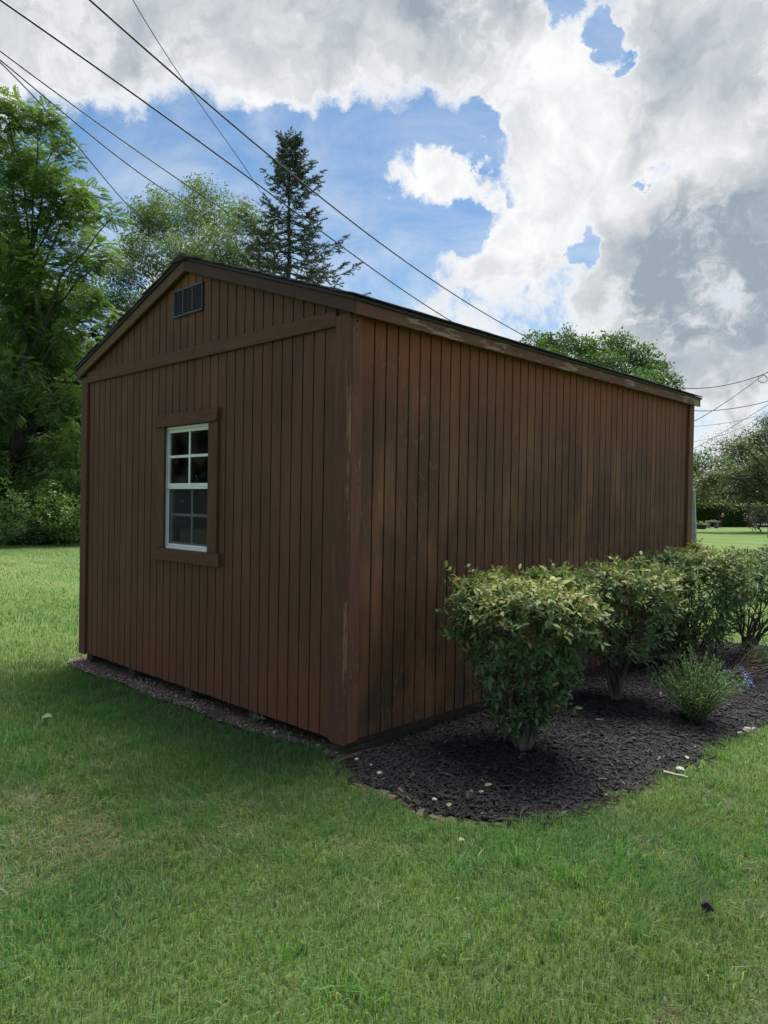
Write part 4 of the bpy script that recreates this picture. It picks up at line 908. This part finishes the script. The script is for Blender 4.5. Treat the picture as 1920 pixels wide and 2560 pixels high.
# ------------------------------------------------------------------ bushes in the bed
def bush(label, base, prof, cx, seed, n_shoot, yellow=.35, bare=0.0, leaf=.053, flat=1.0):
    """prof: list of (height, radius); cx: crown axis offset; leaves in opposite pairs on short shoots"""
    r = np.random.default_rng(seed); root = empty('trimmed_bush'); tag(root, label, 'bush', 'bushes planted along the side wall')
    base = np.array([base[0], base[1], float(bed_h(np.array([base[0]]), np.array([base[1]]))[0])-.01])
    hz = np.array([p_[0] for p_ in prof]); hr = np.array([p_[1] for p_ in prof]); H = hz[-1]
    ax = np.array([cx[0], cx[1], 0.0])
    axis = lambda z: base+ax*np.clip(z/H, 0, 1)[..., None]+np.stack([z*0, z*0, z], -1)
    # shoots
    lo = hz[0]; w = np.interp(np.linspace(lo, H, 60), hz, hr); cdf = np.cumsum(w+.12); cdf /= cdf[-1]
    ntop = int(n_shoot*.36); z = np.interp(r.random(n_shoot-ntop), cdf, np.linspace(lo, H, 60)); R_ = np.interp(z, hz, hr)
    a = r.uniform(0, 6.283, len(z)); lump = .58+.80*fbm(a*1.9+seed, z*6, seed, 3)
    rr = R_*lump*np.sqrt(r.uniform(.22, 1, len(z)))
    pos = axis(z); pos[:, 0] += rr*np.cos(a); pos[:, 1] += rr*np.sin(a)
    outw = np.stack([np.cos(a), np.sin(a), r.uniform(.15, .9, len(z))], -1)
    at_ = r.uniform(0, 6.283, ntop); rt = np.sqrt(r.random(ntop))*np.interp(H-.04, hz, hr)*1.02; zt = H-.14+.22*fbm(np.cos(at_)*rt*6+9, np.sin(at_)*rt*6, seed+1, 2)-.26*(rt/hr.max())**2.6+r.normal(0, .018, ntop)
    pt = axis(zt*1.0); pt[:, 0] += rt*np.cos(at_); pt[:, 1] += rt*np.sin(at_)
    ot = np.stack([np.cos(at_)*.5, np.sin(at_)*.5, r.uniform(.5, 1.2, ntop)], -1)
    P_ = np.concatenate([pos, pt]); O_ = unit(np.concatenate([outw, ot])+r.normal(0, .3, (n_shoot, 3)))
    if bare > 0:
        k = (P_[:, 2]-base[2]) > H*bare+r.normal(0, .05, len(P_)); P_, O_ = P_[k], O_[k]
    n_ = len(P_); SL_ = r.uniform(.06, .13, n_)
    twig = []; lp, lf, lu, ls, lc = [], [], [], [], []
    relh = np.clip((P_[:, 2]-base[2])/H, 0, 1.1); patch = fbm(P_[:, 0]*6, P_[:, 1]*6+P_[:, 2]*5, seed+3, 2)
    yel = np.clip((relh-.62)*2.6, 0, 1)*np.clip(patch*2.2-.55, 0, 1)*yellow*2
    sidev = unit(np.cross(O_, r.normal(0, 1, (n_, 3))))
    for k in range(4):
        q = .15+.85*k/3; pk = P_+O_*(SL_*q)[:, None]+np.array([0, 0, -.02])*q*q
        sv = sidev if k % 2 == 0 else np.cross(O_, sidev)
        for s_ in (-1, 1):
            lp.append(pk); lf.append(O_*(.55+.25*k/3)+sv*s_*.9+np.array([0, 0, -.18])+r.normal(0, .15, (n_, 3))); lu.append(unit(O_*.6+np.array([0, 0, 1.0])+r.normal(0, .35, (n_, 3))))
            ls.append(leaf*r.uniform(.45, 1.3, n_)*(1-.18*k/3))
            u = r.random((n_, 1)); c = np.array([.050, .108, .044])*(1-u)+np.array([.120, .185, .084])*u
            yk = (yel*(.3+.7*q))[:, None]; c = c*(1-yk)+np.array([.30, .31, .10])*yk
            br = r.random(n_) < .03; c = np.where(br[:, None], np.array([.26, .19, .06]), c); lc.append(c)
    V, F, C = scatter(leaf6, leaf6F, np.concatenate(lp), np.concatenate(lf), np.concatenate(lu), np.concatenate(ls), np.concatenate(lc))
    arrays('foliage', V, F, BUSHLEAF, root, C, 'stuff')
    # stems
    pr = []; ns = 11
    for i in range(ns):
        a_ = i*2.4+r.normal(0, .3); zt_ = H*r.uniform(.55, .92); Rt = float(np.interp(zt_, hz, hr))*r.uniform(.25, .8)
        e_ = axis(np.array([zt_]))[0]+np.array([math.cos(a_)*Rt, math.sin(a_)*Rt, 0]); s0 = base+np.array([math.cos(a_)*.022, math.sin(a_)*.022, 0])
        u = np.linspace(0, 1, 8)[:, None]; bend = np.stack([u[:, 0]**1.1, u[:, 0]**1.1, u[:, 0]], -1); pts = s0+(e_-s0)*bend+np.concatenate([[[0, 0, 0]], r.normal(0, .012, (7, 3))])
        pr.append(tube_arrays(pts, .0135*(1-.78*u[:, 0])*r.uniform(.6, 1.25)+.002, 6))
        for _ in range(9):
            k = r.integers(2, 7); e2 = pts[k]+unit(np.array([math.cos(a_+r.normal(0, .9)), math.sin(a_+r.normal(0, .9)), r.uniform(.3, 1.2)]))*r.uniform(.12, .3); u4 = np.linspace(0, 1, 4)[:, None]
            pr.append(tube_arrays(pts[k]+(e2-pts[k])*u4+r.normal(0, .006, (4, 3)), .005*(1-.7*u4[:, 0])+.001, 4))
    u = np.linspace(0, 1, 4)[:, None]; pr.append(tube_arrays(base+np.array([0, 0, 1.])*(u*.14-.03), np.array([.050, .034, .022, .008]), 9))
    V, F = merge(pr); arrays('stem', V, F, STEM, root, smooth=True)
    return root
bush('trimmed bush with pale yellow green leaf tips at the rounded tip of the mulch bed', (.70, .776), [(.12, .05), (.22, .12), (.34, .19), (.50, .28), (.66, .37), (.80, .41), (.93, .39), (1.0, .30)], (-.01, .0), 101, 1350, .55)
bush('sparser trimmed bush with thin open stems, second in the row from the bed tip', (.56, 2.20), [(.30, .16), (.45, .26), (.60, .33), (.80, .38), (.93, .36), (.98, .28)], (.03, .05), 102, 640, .45, .20)
bush('large dense dark green bush, third in the row from the rounded bed tip', (.46, 3.70), [(.14, .20), (.35, .36), (.60, .46), (.82, .48), (.95, .43), (1.01, .34)], (.0, .05), 103, 1500, .4)
bush('leggy bush with bare dark branching trunks, last in the row along the wall', (.62, 4.78), [(.50, .30), (.62, .44), (.80, .52), (.93, .50), (1.0, .40)], (.22, .06), 104, 1000, .25, .48)

def perennial(name, label, base, n, hgt, spread, seed, flowers, cl0, cl1, fcol=(.20, .21, .52)):
    r = np.random.default_rng(seed); root = empty(name); tag(root, label, 'plant')
    b0 = np.array([base[0], base[1], float(bed_h(np.array([base[0]]), np.array([base[1]]))[0])-.005])
    st, lp, lf, ls, tips = [], [], [], [], []
    for i in range(n):
        a = r.uniform(0, 6.283); t_ = np.sqrt(r.random()); L = hgt*r.uniform(.7, 1.1)*(1-.25*t_)
        d = np.array([math.cos(a)*spread*t_, math.sin(a)*spread*t_, L]); u = np.linspace(0, 1, 6)[:, None]
        pts = b0+np.array([math.cos(a), math.sin(a), 0])*.05*t_+d*np.concatenate([u**1.4, u**1.4, u*(1-.12*t_*u)], 1)+r.normal(0, .006, (6, 3))
        st.append(tube_arrays(pts, .0028*(1-.6*u[:, 0])+.0006, 3)); tips.append(pts[-1])
        m = 26; q = r.uniform(.15, 1, m); pk = np.stack([np.interp(q, u[:, 0], pts[:, c_]) for c_ in range(3)], -1)
        lp.append(pk); dd_ = unit(d); lf.append(dd_*.9+r.normal(0, .55, (m, 3))); ls.append(r.uniform(.018, .042, m))
    lp = np.concatenate(lp); N = len(lp); u = r.random((N, 1)); c = np.array(cl0)*(1-u)+np.array(cl1)*u
    V, F, C = scatter(leaf2*np.array([.38, 1, 1]), leaf2F, lp, np.concatenate(lf), r.normal(0, 1, (N, 3))+np.array([0, 0, 1.]), np.concatenate(ls), c)
    arrays('foliage', V, F, BUSHLEAF, root, C, 'stuff'); V, F = merge(st); arrays('stem', V, F, plain('plant_stem', (.08, .10, .05)), root)
    if flowers:
        tips = np.array(tips); k = np.argsort((tips-b0)@np.array([RGT[0], RGT[1], 0])*1.0 - tips[:, 2]*.5+r.normal(0, .05, n))[::-1][:flowers]
        FM = plain('blue_petal', fcol, .6, 0, .25, 40)
        for j in k:
            m = 22; pos = tips[j]+r.normal(0, .009, (m, 3)); V, F, C = scatter(leaf2*np.array([1.6, 1, 1]), leaf2F, pos, r.normal(0, 1, (m, 3)), r.normal(0, 1, (m, 3)), r.uniform(.007, .013, m), np.ones((m, 3)))
            arrays('flower', V, F, FM, root)
perennial('flowering_plant', 'feathery grey green plant with a few blue flowers at the mulch edge', (1.15, 2.17), 170, .50, .30, 111, 14, (.13, .22, .10), (.21, .31, .165))
perennial('flowering_plant', 'smaller grey green plant with blue flowers by the leggy bush', (1.10, 4.15), 110, .34, .32, 112, 9, (.13, .18, .10), (.21, .27, .17))
# dead stalks
r = np.random.default_rng(121); root = empty('dead_plant'); tag(root, 'dry brown dead plant of bare tangled twigs between the flowering plants', 'plant')
b0 = np.array([.88, 3.55, float(bed_h(np.array([.88]), np.array([3.55]))[0])]); pr = []
for i in range(110):
    a = r.uniform(0, 6.283); L = r.uniform(.15, .42); u = np.linspace(0, 1, 5)[:, None]; d = np.array([math.cos(a)*L, math.sin(a)*L, L*r.uniform(.15, .9)])
    pr.append(tube_arrays(b0+d*np.concatenate([u, u, u**.7], 1)+r.normal(0, .015, (5, 3)), .0028*(1-.6*u[:, 0])+.0008, 3))
V, F = merge(pr); arrays('twigs', V, F, plain('dead_twig', (.14, .10, .075), .9, 0, .4, 30), root, kind='stuff')

# ------------------------------------------------------------------ overhead cables
def cable(label, pts, radius, group, name='overhead_cable'):
    pts = np.array(pts); m = len(pts); s = np.linspace(0, 1, m)
    d = np.concatenate([[0], np.cumsum(np.linalg.norm(np.diff(pts, axis=0), axis=1))]); co = [np.polyfit(d, pts[:, c_], min(3, m-1)) for c_ in range(3)]
    L = d[-1]; q_ = np.linspace(-L*.12, L*1.06, 50); P_ = np.stack([np.polyval(c_, q_) for c_ in co], -1)
    V, F = tube_arrays(P_, radius, 6); o = arrays(name, V, F, CABLE, smooth=True); tag(o, label, 'cable', group); return o
def zline(px_pts, z0, z1):
    n_ = len(px_pts); return [at_z(x, y, z0+(z1-z0)*i/(n_-1)) for i, (x, y) in enumerate(px_pts)]
G1 = 'cables crossing above the shed'
cable('thick black overhead cable crossing over the spruce to the roof line', zline([(0, 5), (140, 92), (280, 195), (420, 297), (555, 400), (700, 505), (820, 590), (980, 697)], 7.0, 6.6), .013, G1)
c2 = cable('thick wavy twisted overhead cable reaching the rounded tree behind the eave', zline([(185, 0), (290, 80), (400, 180), (480, 245), (600, 350), (700, 435), (830, 535), (980, 633), (1135, 727)], 7.0, 6.5), .013, G1)
cable('thin steep overhead wire crossing the twisted cable', zline([(287, 0), (345, 95), (400, 180), (450, 250), (500, 320), (555, 402)], 7.6, 7.2), .006, G1)
cable('thin overhead wire passing in front of the airy pale tree, upper of the pair', zline([(0, 112), (100, 180), (200, 260), (300, 330), (415, 405), (470, 445)], 7.4, 7.0), .010, G1)
cable('thin overhead wire meeting the airy pale tree, lower of the pair', zline([(0, 131), (100, 208), (200, 300), (300, 372), (345, 402), (400, 440)], 7.4, 7.0), .010, G1)
cable('thin overhead wire running down past the feathery tree to the shed peak', zline([(0, 133), (90, 230), (180, 330), (265, 428), (330, 500), (398, 550)], 7.3, 6.8), .009, G1)
G2 = 'cables beyond the rear of the shed'
def dl(lst, dep): return [at_depth((1500+x/3.457)/S, (780+y/3.457)/S, dep+i*.8) for i, (x, y) in enumerate(lst)]
a_ = cable('sagging far wire with a loose coil hanging from it, highest of the far wires', dl([(735, 658), (900, 655), (1050, 640), (1200, 605), (1390, 548), (1470, 512)], 36), .022, G2)
cl_ = at_depth((1500+1405/3.457)/S, (780+578/3.457)/S, 40); an = np.linspace(0, 6.0, 16)
V, F = tube_arrays(np.stack([cl_[0]+RGT[0]*.26*np.cos(an), cl_[1]+RGT[1]*.26*np.cos(an), cl_[2]+.2*np.sin(an)], -1), .02, 5); arrays('coil', V, F, CABLE, a_)
cable('straight far wire climbing steeply to the wire with the coil', dl([(815, 942), (1000, 835), (1200, 702), (1390, 560), (1470, 500)], 36), .020, G2)
cable('sagging far wire level with the shed eave end', dl([(815, 853), (1000, 850), (1200, 825), (1400, 785), (1470, 763)], 38), .022, G2)
cable('faint sagging far wire below the eave end', dl([(815, 989), (1000, 972), (1200, 938), (1330, 905)], 46), .014, G2)
cable('straight far wire rising over the wispy tree', dl([(815, 1178), (1000, 1075), (1200, 955), (1400, 835), (1470, 790)], 44), .018, G2)
cable('faint lowest far wire sagging over the wispy tree', dl([(815, 1117), (950, 1095), (1100, 1048), (1250, 985), (1400, 880)], 48), .013, G2)

# ------------------------------------------------------------------ small things
def fallen(label, x, y, size, c, mat=None):
    inb = in_poly(np.array([x]), np.array([y]), BED)[0]
    z = (float(bed_h(np.array([x]), np.array([y]))[0])+.014 if inb else float(gh(np.array([x]), np.array([y]))[0])+.042)
    an = random.uniform(0, 6.28); V, F, C = scatter(leaf6*np.array([1.3, 1, 1]), leaf6F, np.array([[x, y, z]]), np.array([[math.cos(an), math.sin(an), .25]]), np.array([[.3, -.4, 1.0]]), [size], np.array([c]))
    tag(arrays('fallen_leaf', V, F, LEAF, colors=C), label, 'leaf', 'fallen leaves')
fallen('pale fallen leaf lying on the lawn by the dark grass near the window wall', -1.85, -.966, .09, (.24, .30, .18))
for x, y, c, lab in ((1002, 1818, (.30, .38, .16), 'pale fallen leaf on the grass just outside the tip of the mulch bed'), (1046, 1712, (.30, .36, .18), 'pale upright fallen leaf on black mulch at the foot of the first bush'),
                (965, 1742, (.22, .28, .06), 'tiny yellow green fallen leaf on the mulch beside the spilled bark chunks'), (1487, 1637, (.34, .40, .26), 'pale fallen leaf at the mulch rim beside the short stick'), (1640, 1610, (.36, .42, .3), 'pale fallen leaf in the grass past the white stones')):
    g_ = at_z(x, y, GZ+.03); fallen(lab, g_[0], g_[1], .042, tuple(.75*v_ for v_ in c))
PEB = plain('pale_stone', (.27, .26, .23), .85, 0, .25, 30)
for i, (x, y, s_) in enumerate(((1040, 1720, .014), (940, 1727, .016), (1470, 1662, .022), (1615, 1578, .03), (1632, 1575, .022), (1600, 1583, .018), (1018, 1718, .012), (820, 1672, .016), (770, 1640, .017), (800, 1655, .012), (1310, 1712, .012))):
    g_ = at_z(x, y, GZ+.03); r = np.random.default_rng(200+i)
    bz = float(bed_h(np.array([g_[0]]), np.array([g_[1]]))[0]) if in_poly(np.array([g_[0]]), np.array([g_[1]]), BED)[0] else GZ+.02
    o = hull('stone', [tuple(unit(r.normal(0, 1, 3))*s_*np.array([1.3, 1, .7])+np.array([g_[0], g_[1], bz+s_*.4])) for _ in range(14)], PEB)
    lab = ('largest pale stone of the cluster at the mulch rim by the flowering plant' if i == 3 else 'small pale stone beside the largest stone at the mulch rim' if i in (4, 5) else
           'small pale stone beside the short stick' if i == 2 else 'small pale stone on mulch close to the shed corner' if i in (7, 8, 9) else 'small pale stone lying on the open black mulch away from the shed')
    tag(o, lab, 'stone', 'stones around the mulch bed')
g_ = at_z(1527, 1966, GZ+.03); r = np.random.default_rng(9)
tag(hull('mulch_clod', [tuple(unit(r.normal(0, 1, 3))*.028*np.array([1.2, 1, .8])+np.array([g_[0], g_[1], GZ+.045])) for _ in range(16)], plain('clod', (.012, .012, .016), .9)), 'black clump of bark lying alone on the open lawn', 'clod')
for i, (x, y) in enumerate(((898, 1735), (921, 1757))):
    g_ = at_z(x, y, GZ+.02); r = np.random.default_rng(90+i)
    tag(hull('bark_chunk', [tuple(unit(r.normal(0, 1, 3))*.026*np.array([1.4, .8, .6])+np.array([g_[0], g_[1], GZ+.025])) for _ in range(14)], plain('chunk', (.012, .012, .016), .9)), ('black bark chunk on dry soil touching the mulch edge', 'black bark chunk on dry soil nearer the open grass')[i], 'bark', 'bark chunks at the bed edge')
# bark stick at the bed's rim
g_ = at_z(1455, 1672, GZ+.03); u = np.linspace(0, 1, 5)[:, None]
V, F = tube_arrays(np.array([g_[0]-.05, g_[1]-.02, GZ+.035])+np.array([.13, .02, .0])*u+np.random.default_rng(3).normal(0, .003, (5, 3)), .009*(1-.4*u[:, 0]), 6)
tag(arrays('stick', V, F, plain('pale_stick', (.33, .29, .23), .9)), 'short pale stick lying on the rim of the mulch bed', 'stick')
# weed at the skid
r = np.random.default_rng(140); root = empty('weed'); tag(root, 'tiny green weed sprouting beside a timber skid under the shed', 'weed')
b0 = np.array([-.80, -.01, GZ+.01]); pr = []; lp = []
for i in range(7):
    e_ = b0+np.array([r.normal(0, .035), r.normal(-.01, .02), r.uniform(.04, .085)]); pr.append(tube_arrays(np.array([b0, (b0+e_)/2+r.normal(0, .004, 3), e_]), .0014, 4)); lp += [e_]*4
V, F = merge(pr); arrays('stem', V, F, plain('weed_stem', (.07, .10, .04)), root)
lp = np.array(lp); N = len(lp); V, F, C = scatter(leaf6*np.array([1.7, 1, 1]), leaf6F, lp, r.normal(0, 1, (N, 3)), np.tile([0, -.5, 1.], (N, 1)), r.uniform(.018, .03, N), np.tile([.10, .17, .10], (N, 1))); arrays('foliage', V, F, LEAF, root, C)
